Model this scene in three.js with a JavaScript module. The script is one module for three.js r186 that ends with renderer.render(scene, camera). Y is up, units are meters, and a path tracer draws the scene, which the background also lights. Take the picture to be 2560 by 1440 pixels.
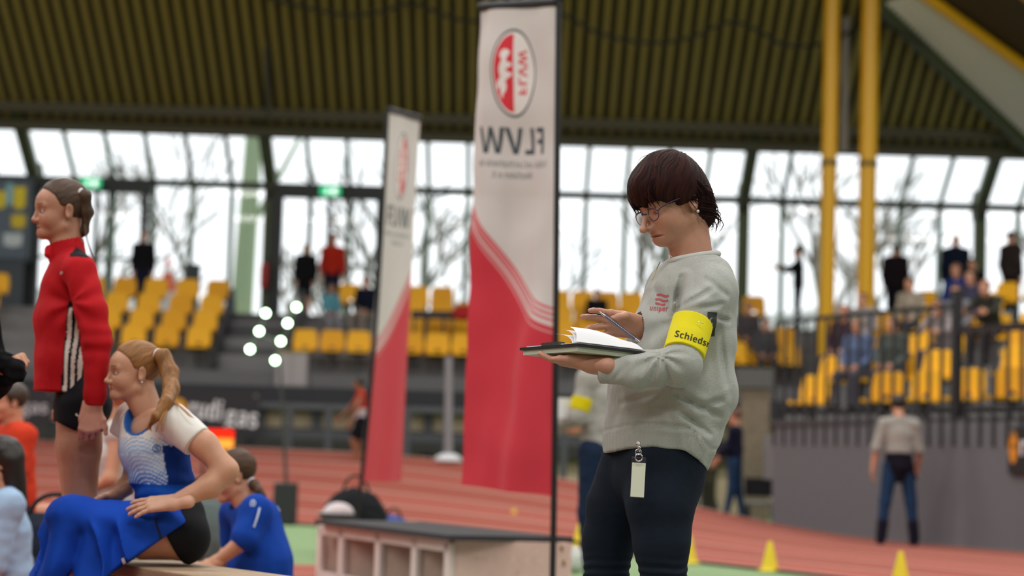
import * as THREE from 'three';
import { mergeGeometries } from 'three/addons/utils/BufferGeometryUtils.js';
import { RoundedBoxGeometry } from 'three/addons/geometries/RoundedBoxGeometry.js';
import { ImprovedNoise } from 'three/addons/math/ImprovedNoise.js';
import { RectAreaLightUniformsLib } from 'three/addons/lights/RectAreaLightUniformsLib.js';

// ---------------------------------------------------------------- camera, sky, exposure
const scene = new THREE.Scene();
const camera = new THREE.PerspectiveCamera(15.06, 16 / 9, 0.1, 400);
camera.rotation.order = 'YXZ';
camera.position.set(0, 0.8, 0);
camera.rotation.set(THREE.MathUtils.degToRad(4.62), 0, THREE.MathUtils.degToRad(1.7));
camera.focus = 5.66;
camera.userData.fStop = 2.75;
camera.updateMatrixWorld(true);
scene.background = new THREE.Color(0.93, 0.975, 1.0);
scene.backgroundIntensity = 1.55;      // bright winter daylight outside
scene.environmentIntensity = 1.55;
const renderer = new THREE.WebGLRenderer({ antialias: true });
renderer.toneMapping = THREE.LinearToneMapping;
renderer.toneMappingExposure = 1.0;
renderer.shadowMap.enabled = true;
RectAreaLightUniformsLib.init();
const LAMP = 21;          // brightness of the roof lamps

// ---------------------------------------------------------------- helpers
const V = (x, y, z) => new THREE.Vector3(x, y, z);
const D2R = Math.PI / 180;
const FPX = 720 / Math.tan(15.06 * D2R / 2);
// a point of the hall: where the line of sight through photo pixel (px, py) reaches the distance d ahead of the camera
function at(px, py, d) {
  const v = V((px - 1280) / FPX, -(py - 720) / FPX, -1).applyQuaternion(camera.quaternion);
  v.multiplyScalar(-d / v.z);
  return v.add(camera.position);
}
// the same, but on the level y = h
function atLevel(px, py, h) {
  const v = V((px - 1280) / FPX, -(py - 720) / FPX, -1).applyQuaternion(camera.quaternion);
  return v.multiplyScalar((h - camera.position.y) / v.y).add(camera.position);
}
let seed = 12345;
const rnd = () => { seed = (seed * 1664525 + 1013904223) >>> 0; return seed / 4294967296; };
const rr = (a, b) => a + (b - a) * rnd();
const noiseGen = new ImprovedNoise();
const noise = (x, y, z) => noiseGen.noise(x + 31.7, y + 11.3, z + 57.1);
const lerp = (a, b, t) => a + (b - a) * t;
const clamp = (x, a, b) => x < a ? a : x > b ? b : x;
const sstep = (a, b, x) => { const t = clamp((x - a) / (b - a), 0, 1); return t * t * (3 - 2 * t); };
const lin = (hex) => { const c = new THREE.Color(hex); return [c.r, c.g, c.b]; };

const used = new Map();
function numbered(name) {
  const n = used.get(name) || 0; used.set(name, n + 1);
  return n ? name + '_' + String(n).padStart(3, '0') : name;
}
function shade(o) { o.castShadow = true; o.receiveShadow = true; return o; }
function tag(o, label, category, group) {
  o.userData.label = label; o.userData.category = category;
  if (group) o.userData.group = group;
  return o;
}
function thing(name, label, category, pos = V(0, 0, 0), turn = 0, group) {
  const g = new THREE.Group(); g.name = numbered(name); g.position.copy(pos); g.rotation.y = turn;
  scene.add(g); return tag(g, label, category, group);
}
function part(name, geo, mat, parent) {
  if (Array.isArray(geo)) geo = geo.length > 1 ? merge(geo) : geo[0];
  const m = shade(new THREE.Mesh(geo, mat)); m.name = name; parent.add(m); return m;
}
function struct(name, geo, mat) {
  const m = part(name, geo, mat, scene); m.userData.kind = 'structure'; return m;
}
function structGroup(name) { const g = new THREE.Group(); g.name = name; g.userData.kind = 'structure'; scene.add(g); return g; }
function merge(list) {
  const l = list.map((g) => { const q = g.index ? g.toNonIndexed() : g; for (const k of Object.keys(q.attributes)) if (!['position', 'normal', 'uv'].includes(k)) q.deleteAttribute(k); return q; });
  return mergeGeometries(l);
}
function box(w, h, d, x = 0, y = 0, z = 0, r = 0) {
  const g = r ? new RoundedBoxGeometry(w, h, d, 2, r) : new THREE.BoxGeometry(w, h, d);
  return g.translate(x, y, z);
}
// a bar of rectangular section from a to b
function bar(a, b, w, t, up = V(0, 1, 0)) {
  const dir = b.clone().sub(a), L = dir.length(); dir.normalize();
  const x = up.clone().cross(dir).normalize(), y = dir.clone().cross(x);
  const g = new THREE.BoxGeometry(w, t, L);
  g.applyMatrix4(new THREE.Matrix4().makeBasis(x, y, dir).setPosition(a.clone().add(b).multiplyScalar(0.5)));
  return g;
}
function tube(pts, r, seg = 0, rad = 8, closed = false) {
  const c = new THREE.CatmullRomCurve3(pts, closed);
  return new THREE.TubeGeometry(c, seg || pts.length * 6, r, rad, closed);
}
function cyl(a, b, ra, rb = ra, rad = 14) {
  const dir = b.clone().sub(a), L = dir.length();
  const g = new THREE.CylinderGeometry(rb, ra, L, rad);
  g.applyQuaternion(new THREE.Quaternion().setFromUnitVectors(V(0, 1, 0), dir.normalize()));
  return g.translate((a.x + b.x) / 2, (a.y + b.y) / 2, (a.z + b.z) / 2);
}
function M(color, roughness = 0.7, extra = {}) { return new THREE.MeshStandardMaterial({ color, roughness, ...extra }); }
function MP(color, roughness = 0.7, extra = {}) { return new THREE.MeshPhysicalMaterial({ color, roughness, ...extra }); }
// grain textures: grey noise for colour variation or bump, in metres
function noiseTex(size, cells, lo, hi, srgb, fn) {
  const data = new Uint8Array(size * size * 4);
  for (let j = 0; j < size; j++) for (let i = 0; i < size; i++) {
    let v;
    if (fn) v = fn(i / size, j / size);
    else {
      const a = i / size * Math.PI * 2, b = j / size * Math.PI * 2, R = cells / (Math.PI * 2);
      const n1 = noise(Math.cos(a) * R, Math.sin(a) * R, Math.cos(b) * R + 7 * Math.sin(b) * R);
      const n2 = noise(Math.cos(a) * R * 3.1, Math.sin(a) * R * 3.1 + 9, Math.cos(b) * R * 3.1 + 5 * Math.sin(b) * R * 3.1);
      v = 0.5 + 0.55 * n1 + 0.35 * n2;
    }
    v = lerp(lo, hi, clamp(v, 0, 1));
    const k = (j * size + i) * 4; data[k] = data[k + 1] = data[k + 2] = v * 255; data[k + 3] = 255;
  }
  const t = new THREE.DataTexture(data, size, size);
  t.wrapS = t.wrapT = THREE.RepeatWrapping; t.magFilter = THREE.LinearFilter; t.minFilter = THREE.LinearFilter;
  if (srgb) t.colorSpace = THREE.SRGBColorSpace;
  t.needsUpdate = true; return t;
}
function canvasTex(w, h, draw) {
  const c = document.createElement('canvas'); c.width = w; c.height = h;
  draw(c.getContext('2d'), w, h);
  const t = new THREE.CanvasTexture(c); t.colorSpace = THREE.SRGBColorSpace; return t;
}
const texKnit = noiseTex(256, 40, 0, 1, false, (u, v) => 0.5 + 0.25 * Math.sin(u * 256 * Math.PI / 4) * Math.cos(v * 256 * Math.PI / 4) + 0.5 * noise(u * 60, v * 90, 3));
const texHeather = noiseTex(512, 40, 0.86, 1, true, (u, v) => 0.5 + 0.5 * noise(u * 50, v * 160, 1) + 0.5 * noise(u * 130, v * 260, 4));
const texGrain = noiseTex(512, 24, 0.9, 1, true);
const texCoarse = noiseTex(512, 9, 0.82, 1, true);

// ---------------------------------------------------------------- distance-field modelling: smooth unions of tapered limbs, meshed as one surface
function smin(a, b, k) { const h = k - Math.abs(a - b); return h > 0 ? Math.min(a, b) - h * h / (4 * k) : Math.min(a, b); }
function smax(a, b, k) { return -smin(-a, -b, k); }
// tapered limb from a to b; sq = [direction, factor] widens it along a direction
function limb(a, b, ra, rb, sq) {
  const ax = a.x, ay = a.y, az = a.z, bx = b.x - ax, by = b.y - ay, bz = b.z - az;
  let ux = 0, uy = 0, uz = 0, q = 0, minf = 1;
  if (sq) { ux = sq[0].x; uy = sq[0].y; uz = sq[0].z; q = 1 / sq[1] - 1; minf = sq[1] < 1 ? sq[1] : 1; }
  const s1 = bx * ux + by * uy + bz * uz, cx = bx + q * s1 * ux, cy = by + q * s1 * uy, cz = bz + q * s1 * uz;
  const L2 = cx * cx + cy * cy + cz * cz || 1e-9;
  const f = (x, y, z) => {
    x -= ax; y -= ay; z -= az;
    if (q) { const s = q * (x * ux + y * uy + z * uz); x += s * ux; y += s * uy; z += s * uz; }
    let t = (x * cx + y * cy + z * cz) / L2; t = t < 0 ? 0 : t > 1 ? 1 : t;
    x -= t * cx; y -= t * cy; z -= t * cz;
    return (Math.sqrt(x * x + y * y + z * z) - ra - (rb - ra) * t) * minf;
  };
  const w = sq ? Math.max(1, sq[1]) : 1, R = Math.max(ra, rb) * w;
  f.box = [Math.min(ax, b.x) - R, Math.min(ay, b.y) - R, Math.min(az, b.z) - R, Math.max(ax, b.x) + R, Math.max(ay, b.y) + R, Math.max(az, b.z) + R];
  return f;
}
// ellipsoid with centre c, half sizes r = [rx, ry, rz] along the axes X, Y, Z
function blob(c, r, X = V(1, 0, 0), Y = V(0, 1, 0), Z = V(0, 0, 1)) {
  const [rx, ry, rz] = r, m = Math.max(rx, ry, rz);
  const f = (x, y, z) => {
    x -= c.x; y -= c.y; z -= c.z;
    const a = (x * X.x + y * X.y + z * X.z) / rx, b = (x * Y.x + y * Y.y + z * Y.z) / ry, d = (x * Z.x + y * Z.y + z * Z.z) / rz;
    const k0 = Math.sqrt(a * a + b * b + d * d), k1 = Math.sqrt(a * a / (rx * rx) + b * b / (ry * ry) + d * d / (rz * rz));
    return k1 < 1e-6 ? -Math.min(rx, ry, rz) : k0 * (k0 - 1) / k1;
  };
  f.box = [c.x - m, c.y - m, c.z - m, c.x + m, c.y + m, c.z + m];
  return f;
}
function joinBox(list) {
  const b = [1e9, 1e9, 1e9, -1e9, -1e9, -1e9];
  for (const f of list) for (let i = 0; i < 3; i++) { b[i] = Math.min(b[i], f.box[i]); b[i + 3] = Math.max(b[i + 3], f.box[i + 3]); }
  return b;
}
function union(list, k) {
  list = list.filter(Boolean);
  const f = (x, y, z) => {
    let d = 1e9;
    for (let i = 0; i < list.length; i++) {
      const g = list[i], b = g.box;
      // far from this limb's box: it cannot matter
      const ex = Math.max(b[0] - x, x - b[3], 0), ey = Math.max(b[1] - y, y - b[4], 0), ez = Math.max(b[2] - z, z - b[5], 0);
      const far = Math.max(ex, ey, ez);
      if (far > d + k) continue;
      d = smin(d, g(x, y, z), k);
    }
    return d;
  };
  f.box = joinBox(list); return f;
}
function chain(pts, radii, k, sq) { const l = []; for (let i = 0; i + 1 < pts.length; i++) l.push(limb(pts[i], pts[i + 1], radii[i], radii[i + 1], sq)); return k === undefined ? l : union(l, k); }
function withBox(f, box) { f.box = box; return f; }
function warp(f, g) { return withBox((x, y, z) => f(x, y, z) + g(x, y, z), f.box); }
function cut(f, g, k = 0.004) { return withBox((x, y, z) => smax(f(x, y, z), g(x, y, z), k), f.box); }
const above = (p, n) => (x, y, z) => -((x - p.x) * n.x + (y - p.y) * n.y + (z - p.z) * n.z);   // keeps the side that n points to

// surface nets over the field, only near the surface; colour(x, y, z) may give vertex colours
function skin(field, cell, opt = {}) {
  const b = opt.box || field.box, pad = cell * 3 + (opt.pad || 0);
  const x0 = b[0] - pad, y0 = b[1] - pad, z0 = b[2] - pad, B = 6;
  const nb = [0, 1, 2].map((i) => Math.ceil((b[i + 3] - b[i] + 2 * pad) / cell / B));
  const nx = nb[0] * B + 1, ny = nb[1] * B + 1, nz = nb[2] * B + 1;
  const val = new Float32Array(nx * ny * nz).fill(1), reach = cell * B * 0.5 * 1.733 * 1.5 + cell * 2;
  const mark = new Uint8Array(nb[0] * nb[1] * nb[2]);
  const done = new Uint8Array(nx * ny * nz);
  for (let k = 0; k < nb[2]; k++) for (let j = 0; j < nb[1]; j++) for (let i = 0; i < nb[0]; i++) {
    const d = field(x0 + (i + 0.5) * B * cell, y0 + (j + 0.5) * B * cell, z0 + (k + 0.5) * B * cell);
    if (Math.abs(d) > reach) {
      if (d < 0) for (let c = 0; c <= B; c++) for (let bb = 0; bb <= B; bb++) for (let a = 0; a <= B; a++) { const q = i * B + a + nx * (j * B + bb + ny * (k * B + c)); if (!done[q]) val[q] = -1; }
      continue;
    }
    mark[i + nb[0] * (j + nb[1] * k)] = 1;
    for (let c = 0; c <= B; c++) for (let bb = 0; bb <= B; bb++) for (let a = 0; a <= B; a++) {
      const X = i * B + a, Y = j * B + bb, Z = k * B + c, q = X + nx * (Y + ny * Z);
      if (done[q]) continue; done[q] = 1; val[q] = field(x0 + X * cell, y0 + Y * cell, z0 + Z * cell);
    }
  }
  const idx = new Int32Array(nx * ny * nz).fill(-1), pos = [], tri = [];
  const corner = [0, 1, nx, nx + 1, nx * ny, nx * ny + 1, nx * ny + nx, nx * ny + nx + 1];
  const edges = [[0, 1], [2, 3], [4, 5], [6, 7], [0, 2], [1, 3], [4, 6], [5, 7], [0, 4], [1, 5], [2, 6], [3, 7]];
  for (let kb = 0; kb < nb[2]; kb++) for (let jb = 0; jb < nb[1]; jb++) for (let ib = 0; ib < nb[0]; ib++) {
    if (!mark[ib + nb[0] * (jb + nb[1] * kb)]) continue;
    for (let c = 0; c < B; c++) for (let bb = 0; bb < B; bb++) for (let a = 0; a < B; a++) {
      const X = ib * B + a, Y = jb * B + bb, Z = kb * B + c, q = X + nx * (Y + ny * Z);
      let m = 0; for (let e = 0; e < 8; e++) if (val[q + corner[e]] < 0) m |= 1 << e;
      if (m === 0 || m === 255) continue;
      let sx = 0, sy = 0, sz = 0, n = 0;
      for (const [e, f] of edges) {
        const va = val[q + corner[e]], vb = val[q + corner[f]];
        if ((va < 0) === (vb < 0)) continue;
        const t = va / (va - vb);
        sx += (e & 1) + t * ((f & 1) - (e & 1)); sy += (e >> 1 & 1) + t * ((f >> 1 & 1) - (e >> 1 & 1)); sz += (e >> 2) + t * ((f >> 2) - (e >> 2)); n++;
      }
      idx[q] = pos.length / 3; pos.push(x0 + (X + sx / n) * cell, y0 + (Y + sy / n) * cell, z0 + (Z + sz / n) * cell);
    }
  }
  const step = [1, nx, nx * ny];
  for (let Z = 1; Z < nz - 1; Z++) for (let Y = 1; Y < ny - 1; Y++) for (let X = 1; X < nx - 1; X++) {
    const q = X + nx * (Y + ny * Z); if (idx[q] < 0) continue;
    for (let ax = 0; ax < 3; ax++) {
      const v0 = val[q] < 0, v1 = val[q + step[ax]] < 0; if (v0 === v1) continue;
      const u = step[(ax + 1) % 3], v = step[(ax + 2) % 3];
      const A = idx[q], Bq = idx[q - u], C = idx[q - u - v], Dq = idx[q - v];
      if (A < 0 || Bq < 0 || C < 0 || Dq < 0) continue;
      if (v0) tri.push(A, Bq, C, A, C, Dq); else tri.push(A, C, Bq, A, Dq, C);
    }
  }
  const nv = pos.length / 3, nor = new Float32Array(nv * 3), uv = new Float32Array(nv * 2), e = cell * 0.6;
  const col = opt.color ? new Float32Array(nv * 3) : null;
  for (let i = 0; i < nv; i++) {
    const x = pos[i * 3], y = pos[i * 3 + 1], z = pos[i * 3 + 2];
    const a = field(x + e, y - e, z - e), b2 = field(x - e, y - e, z + e), c = field(x - e, y + e, z - e), d = field(x + e, y + e, z + e);
    let gx = a - b2 - c + d, gy = -a - b2 + c + d, gz = -a + b2 - c + d; const L = Math.hypot(gx, gy, gz) || 1;
    nor[i * 3] = gx / L; nor[i * 3 + 1] = gy / L; nor[i * 3 + 2] = gz / L;
    uv[i * 2] = x * 0.8 + z * 0.9; uv[i * 2 + 1] = y + 0.25 * z;
    if (col) { const cc = opt.color(x, y, z, gx / L, gy / L, gz / L); col[i * 3] = cc[0]; col[i * 3 + 1] = cc[1]; col[i * 3 + 2] = cc[2]; }
  }
  const g = new THREE.BufferGeometry();
  g.setAttribute('position', new THREE.Float32BufferAttribute(pos, 3));
  g.setAttribute('normal', new THREE.BufferAttribute(nor, 3));
  g.setAttribute('uv', new THREE.BufferAttribute(uv, 2));
  if (col) g.setAttribute('color', new THREE.BufferAttribute(col, 3));
  g.setIndex(tri);
  return g;
}
// joins skins that may carry vertex colours
function joinSkins(list) {
  const any = list.some((g) => g.attributes.color);
  if (any) for (const g of list) if (!g.attributes.color) g.setAttribute('color', new THREE.BufferAttribute(new Float32Array(g.attributes.position.count * 3).fill(1), 3));
  return mergeGeometries(list);
}
// a patch of cloth print laid on a field: grid of w x h metres around origin, dropped along dir onto the surface
function patch(field, o, U, W, w, h, dir, nu = 24, nv = 16, off = 0.0012) {
  const g = new THREE.PlaneGeometry(1, 1, nu, nv), p = g.attributes.position;
  for (let i = 0; i < p.count; i++) {
    const s = p.getX(i) * w, t = p.getY(i) * h;
    let x = o.x + U.x * s + W.x * t, y = o.y + U.y * s + W.y * t, z = o.z + U.z * s + W.z * t;
    // walk along dir; a line that misses keeps its closest point and is then drawn onto the surface
    let best = 1e9, bt = 0, t2 = 0, hit = false;
    for (let k = 0; k < 60; k++) { const d = field(x + dir.x * t2, y + dir.y * t2, z + dir.z * t2) - off; if (Math.abs(d) < best) { best = Math.abs(d); bt = t2; } if (Math.abs(d) < 1e-4) { hit = true; break; } t2 += d * 0.9; if (t2 > 0.7) break; }
    x += dir.x * bt; y += dir.y * bt; z += dir.z * bt;
    for (let k = 0; k < 12; k++) { const d = field(x, y, z) - off; if (Math.abs(d) < 2e-4) break; const e = 0.002, gx = field(x + e, y, z) - field(x - e, y, z), gy = field(x, y + e, z) - field(x, y - e, z), gz = field(x, y, z + e) - field(x, y, z - e), L = Math.hypot(gx, gy, gz) || 1; x -= d * gx / L; y -= d * gy / L; z -= d * gz / L; }
    p.setXYZ(i, x, y, z);
  }
  g.computeVertexNormals(); return g;
}
// ================================================================ THE HALL
const P2 = (x, d, h = 0) => V(x, h, -d);
const mConcrete = M(0x7c7a7c, 0.85);
const mDarkSteel = M(0x26262b, 0.55);
const mGreenSteel = M(0x46512f, 0.6);
const mFrameBlack = M(0x0c1412, 0.5);
const mCladding = M(0x8f8640, 0.5);
const mGlass = MP(0xffffff, 0.02, { transmission: 1, thickness: 0, ior: 1.45 });
const mYellowPipe = M(0xe8ad14, 0.35);
const mTrack = M(0xa4503f, 0.9, { map: texGrain });
const mGreenFloor = M(0x86a172, 0.9, { map: texGrain });
const mLine = M(0xbd9488, 0.9);
const mBeige = M(0x978873, 0.85, { map: texCoarse });
const mWallGrey = M(0x69696f, 0.85);

function planeUV(g, s) { const u = g.attributes.uv, p = g.attributes.position; for (let i = 0; i < u.count; i++) u.setXY(i, p.getX(i) / s, (p.getZ(i) + p.getY(i)) / s); return g; }

// floor slab and outer shell of the hall
struct('floor', planeUV(box(70, 0.3, 80, 0, -0.15, -20), 1.5), mGreenFloor);
const mShell = M(0x55564f, 0.85);
struct('wall_left', box(0.4, 14, 80, -34, 7, -20), mShell);
struct('wall_right', box(0.4, 14, 80, 34, 7, -20), mShell);
struct('wall_rear', box(70, 14, 0.4, 0, 7, 19.5), mShell);
struct('ceiling', box(70, 0.3, 58, 0, 12.75, -9), M(0x4a483f, 0.8));

// red sprint lanes in the infield
{
  const g = structGroup('trim_1');
  part('sprint_surface', planeUV(box(12, 0.012, 14.5, -6.9, 0.006, -9), 1.5), mTrack, g);
  part('added_bounce_floor', planeUV(box(14, 0.012, 13, 6.1, 0.006, -8.25), 1.5), M(0x858a7d, 0.9, { map: texGrain }), g);  // unseen grey-green floor patch, added to neutralise the green bounce light
  for (let i = 0; i < 4; i++) part('lane_line', box(12, 0.004, 0.05, -6.9, 0.014, -16.2 + i * 1.22), mLine, g);
}

// banked running track: strip between the inner and the outer edge
const innerEdge = new THREE.CatmullRomCurve3([P2(-19, 33.2), P2(-14, 33), P2(-10, 32), P2(-6, 29.8), P2(-2.55, 26.3), P2(0.54, 21.2), P2(1.71, 18.6), P2(2.43, 17), P2(4.4, 12.5), P2(6.5, 8)]);
const outerEdge = new THREE.CatmullRomCurve3([P2(-19, 40.2, 1.0), P2(-14, 39.8, 1.0), at(0, 1100, 39), at(620, 1121, 37), at(1100, 1150, 34.5), at(1396, 1197, 33), at(1780, 1277, 29.7), at(1935, 1310, 28.2), P2(4.37, 26.1, 0.03), P2(5.5, 23.5, 0.01), P2(7.6, 18.8, 0.01), P2(10, 13, 0.01)]);
function trackPoint(s, t) { const a = innerEdge.getPoint(s), b = outerEdge.getPoint(s); const p = a.lerp(b, t); p.y = Math.max(0.02, p.y) + 0.004; return p; }
function strip(t0, t1, lift, n = 90) {
  const pos = [], uv = [], ix = [];
  for (let i = 0; i <= n; i++) for (let j = 0; j <= 3; j++) {
    const p = trackPoint(i / n, lerp(t0, t1, j / 3)); pos.push(p.x, p.y + lift, p.z); uv.push(p.x / 1.5, p.z / 1.5);
    if (i < n && j < 3) { const q = i * 4 + j; ix.push(q, q + 4, q + 1, q + 1, q + 4, q + 5); }
  }
  const g = new THREE.BufferGeometry(); g.setAttribute('position', new THREE.Float32BufferAttribute(pos, 3)); g.setAttribute('uv', new THREE.Float32BufferAttribute(uv, 2)); g.setIndex(ix);
  g.computeVertexNormals(); if (g.attributes.normal.getY(10) < 0) { const k = g.index.array; for (let i = 0; i < k.length; i += 3) [k[i], k[i + 1]] = [k[i + 1], k[i]]; g.computeVertexNormals(); }
  return g;
}
{
  const g = structGroup('trim_2');
  const lanes = [M(0xa95545, 0.9, { map: texGrain }), M(0xa04d3c, 0.9, { map: texGrain })];
  for (let k = 0; k < 6; k++) part('track_lane', strip(k / 6, (k + 1) / 6, 0), lanes[k % 2], g);
  for (let k = 0; k <= 6; k++) part('lane_line', strip(k / 6 - 0.007, k / 6 + 0.007, 0.004), mLine, g);
}

// window wall at the back: upright glazing, then a glazed band leaning inward, then the leaning ribbed cladding
const WD = 47, TR = 6.66, SL = 30 * D2R;
const onWall = (x, h) => h <= TR ? P2(x, WD, h) : P2(x, WD - (h - TR) / Math.tan(SL), h);
const WTOP = 7.5, SILL = 3.75;
const mPaneFrame = M(0x7d9184, 0.5);
const BAY = 5.12, X0 = -5.28 - 3 * BAY;
const isDoor = [false, false, true, true, false, false, false, false];
for (let bIndex = 0; bIndex < 8; bIndex++) {
  const g = structGroup('window_' + (bIndex + 1)), xa = X0 + bIndex * BAY, xb = xa + BAY;
  for (let i = 0; i < 6; i++) {
    const x0 = lerp(xa, xb, i / 6) + 0.03, x1 = lerp(xa, xb, (i + 1) / 6) - 0.03;
    for (const [h0, h1] of [[SILL, TR - 0.1], [TR + 0.1, WTOP]]) {
      const a = onWall(x0, h0), b = onWall(x1, h0), c = onWall(x1, h1), d = onWall(x0, h1);
      const q = new THREE.BufferGeometry(); q.setAttribute('position', new THREE.Float32BufferAttribute([a, b, c, a, c, d].flatMap((p) => [p.x, p.y, p.z]), 3)); q.setAttribute('uv', new THREE.Float32BufferAttribute(new Float32Array(12), 2)); q.computeVertexNormals();
      part('pane', q, mGlass, g);
    }
    if (i) {
      part('mullion', bar(onWall(x0 - 0.03, SILL), onWall(x0 - 0.03, TR), 0.07, 0.12, V(1, 0, 0)), mPaneFrame, g);
      part('mullion', bar(onWall(x0 - 0.03, TR), onWall(x0 - 0.03, WTOP), 0.07, 0.1, V(1, 0, 0)), mPaneFrame, g);
    }
  }
  part('transom', bar(onWall(xa, TR), onWall(xb, TR), 0.16, 0.15), M(0x2b3328, 0.6), g);
  part('sill', bar(P2(xa, WD, SILL), P2(xb, WD, SILL), 0.2, 0.12), mDarkSteel, g);
  // steel column between two bays
  const col = part('column', [bar(P2(xa, WD - 0.15, 3.6), P2(xa, WD - 0.15, TR), 0.2, 0.26, V(1, 0, 0)), bar(onWall(xa, TR).add(V(0, 0, 0.15)), onWall(xa, WTOP + 0.3).add(V(0, 0, 0.15)), 0.2, 0.26, V(1, 0, 0))], mGreenSteel, g);
  part('knee_plate', cyl(P2(xa, WD - 0.06, TR).add(V(-0.11, 0, 0)), P2(xa, WD - 0.06, TR).add(V(0.11, 0, 0)), 0.36, 0.36, 18), M(0x3a3a2c, 0.6), g);
}
// black framed double doors in two of the bays
[[-10.35, -7.98], [-5.12, -2.9]].forEach(([xa, xb], i) => {
  const g = structGroup('door_' + (i + 1)), z = WD - 0.22, top = TR - 0.02;
  part('door_head', box(xb - xa + 0.3, 0.3, 0.2, (xa + xb) / 2, top - 0.1, -z), mFrameBlack, g);
  part('door_post', box(0.26, top - 3.65, 0.22, xa, (top + 3.65) / 2, -z), mFrameBlack, g);
  part('door_post', box(0.14, top - 3.65, 0.22, xb, (top + 3.65) / 2, -z), mFrameBlack, g);
  part('door_leaf_stile', box(0.1, top - 3.85, 0.1, (xa + xb) / 2 + (i ? 0.02 : 0.15), (top + 3.5) / 2, -z), mFrameBlack, g);
  part('door_bar', box(xb - xa - 0.2, 0.07, 0.06, (xa + xb) / 2, 4.95, -z), M(0x8a9a94, 0.5), g);
});
// beam above the glazing
struct('trim_3', [bar(onWall(-26, WTOP + 0.12).add(V(0, 0, 0.1)), onWall(26, WTOP + 0.12).add(V(0, 0, 0.1)), 0.5, 0.26), bar(onWall(-26, WTOP + 0.36).add(V(0, 0, 0.3)), onWall(26, WTOP + 0.36).add(V(0, 0, 0.3)), 0.25, 0.2)], M(0x4a4630, 0.7));
// ribbed sheet cladding, trapezoid profile of real depth
function ribbed(o, U, N, W, width, length, pitch, depth) {
  // ribs run along W, repeat along U, stand out along N
  const pos = [], prof = [[0, 0], [0.42, 0], [0.5, 1], [0.92, 1], [1, 0]], n = Math.round(width / pitch);
  const quad = (s0, e0, s1, e1) => {
    const a = o.clone().addScaledVector(U, s0).addScaledVector(N, e0), b = o.clone().addScaledVector(U, s1).addScaledVector(N, e1), c = b.clone().addScaledVector(W, length), d = a.clone().addScaledVector(W, length);
    for (const p of [a, b, c, a, c, d]) pos.push(p.x, p.y, p.z);
  };
  for (let i = 0; i < n; i++) for (let j = 0; j < 4; j++) quad((i + prof[j][0]) * pitch, prof[j][1] * depth, (i + prof[j + 1][0]) * pitch, prof[j + 1][1] * depth);
  const g = new THREE.BufferGeometry(); g.setAttribute('position', new THREE.Float32BufferAttribute(pos, 3)); g.setAttribute('uv', new THREE.Float32BufferAttribute(new Float32Array(pos.length / 3 * 2), 2)); g.computeVertexNormals(); return g;
}
const slopeW = V(0, Math.sin(SL), Math.cos(SL)), slopeN = V(0, -Math.cos(SL), Math.sin(SL));
struct('wall_back', ribbed(onWall(-26, WTOP + 0.3), V(1, 0, 0), slopeN, slopeW, 52, 10, 0.262, 0.12), mCladding);
struct('trim_4', box(52, 0.1, 12, 0, 0, 0).applyMatrix4(new THREE.Matrix4().makeRotationX(-SL).setPosition(0, 10.55, -40.3)), M(0x3a3828, 0.9));
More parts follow.
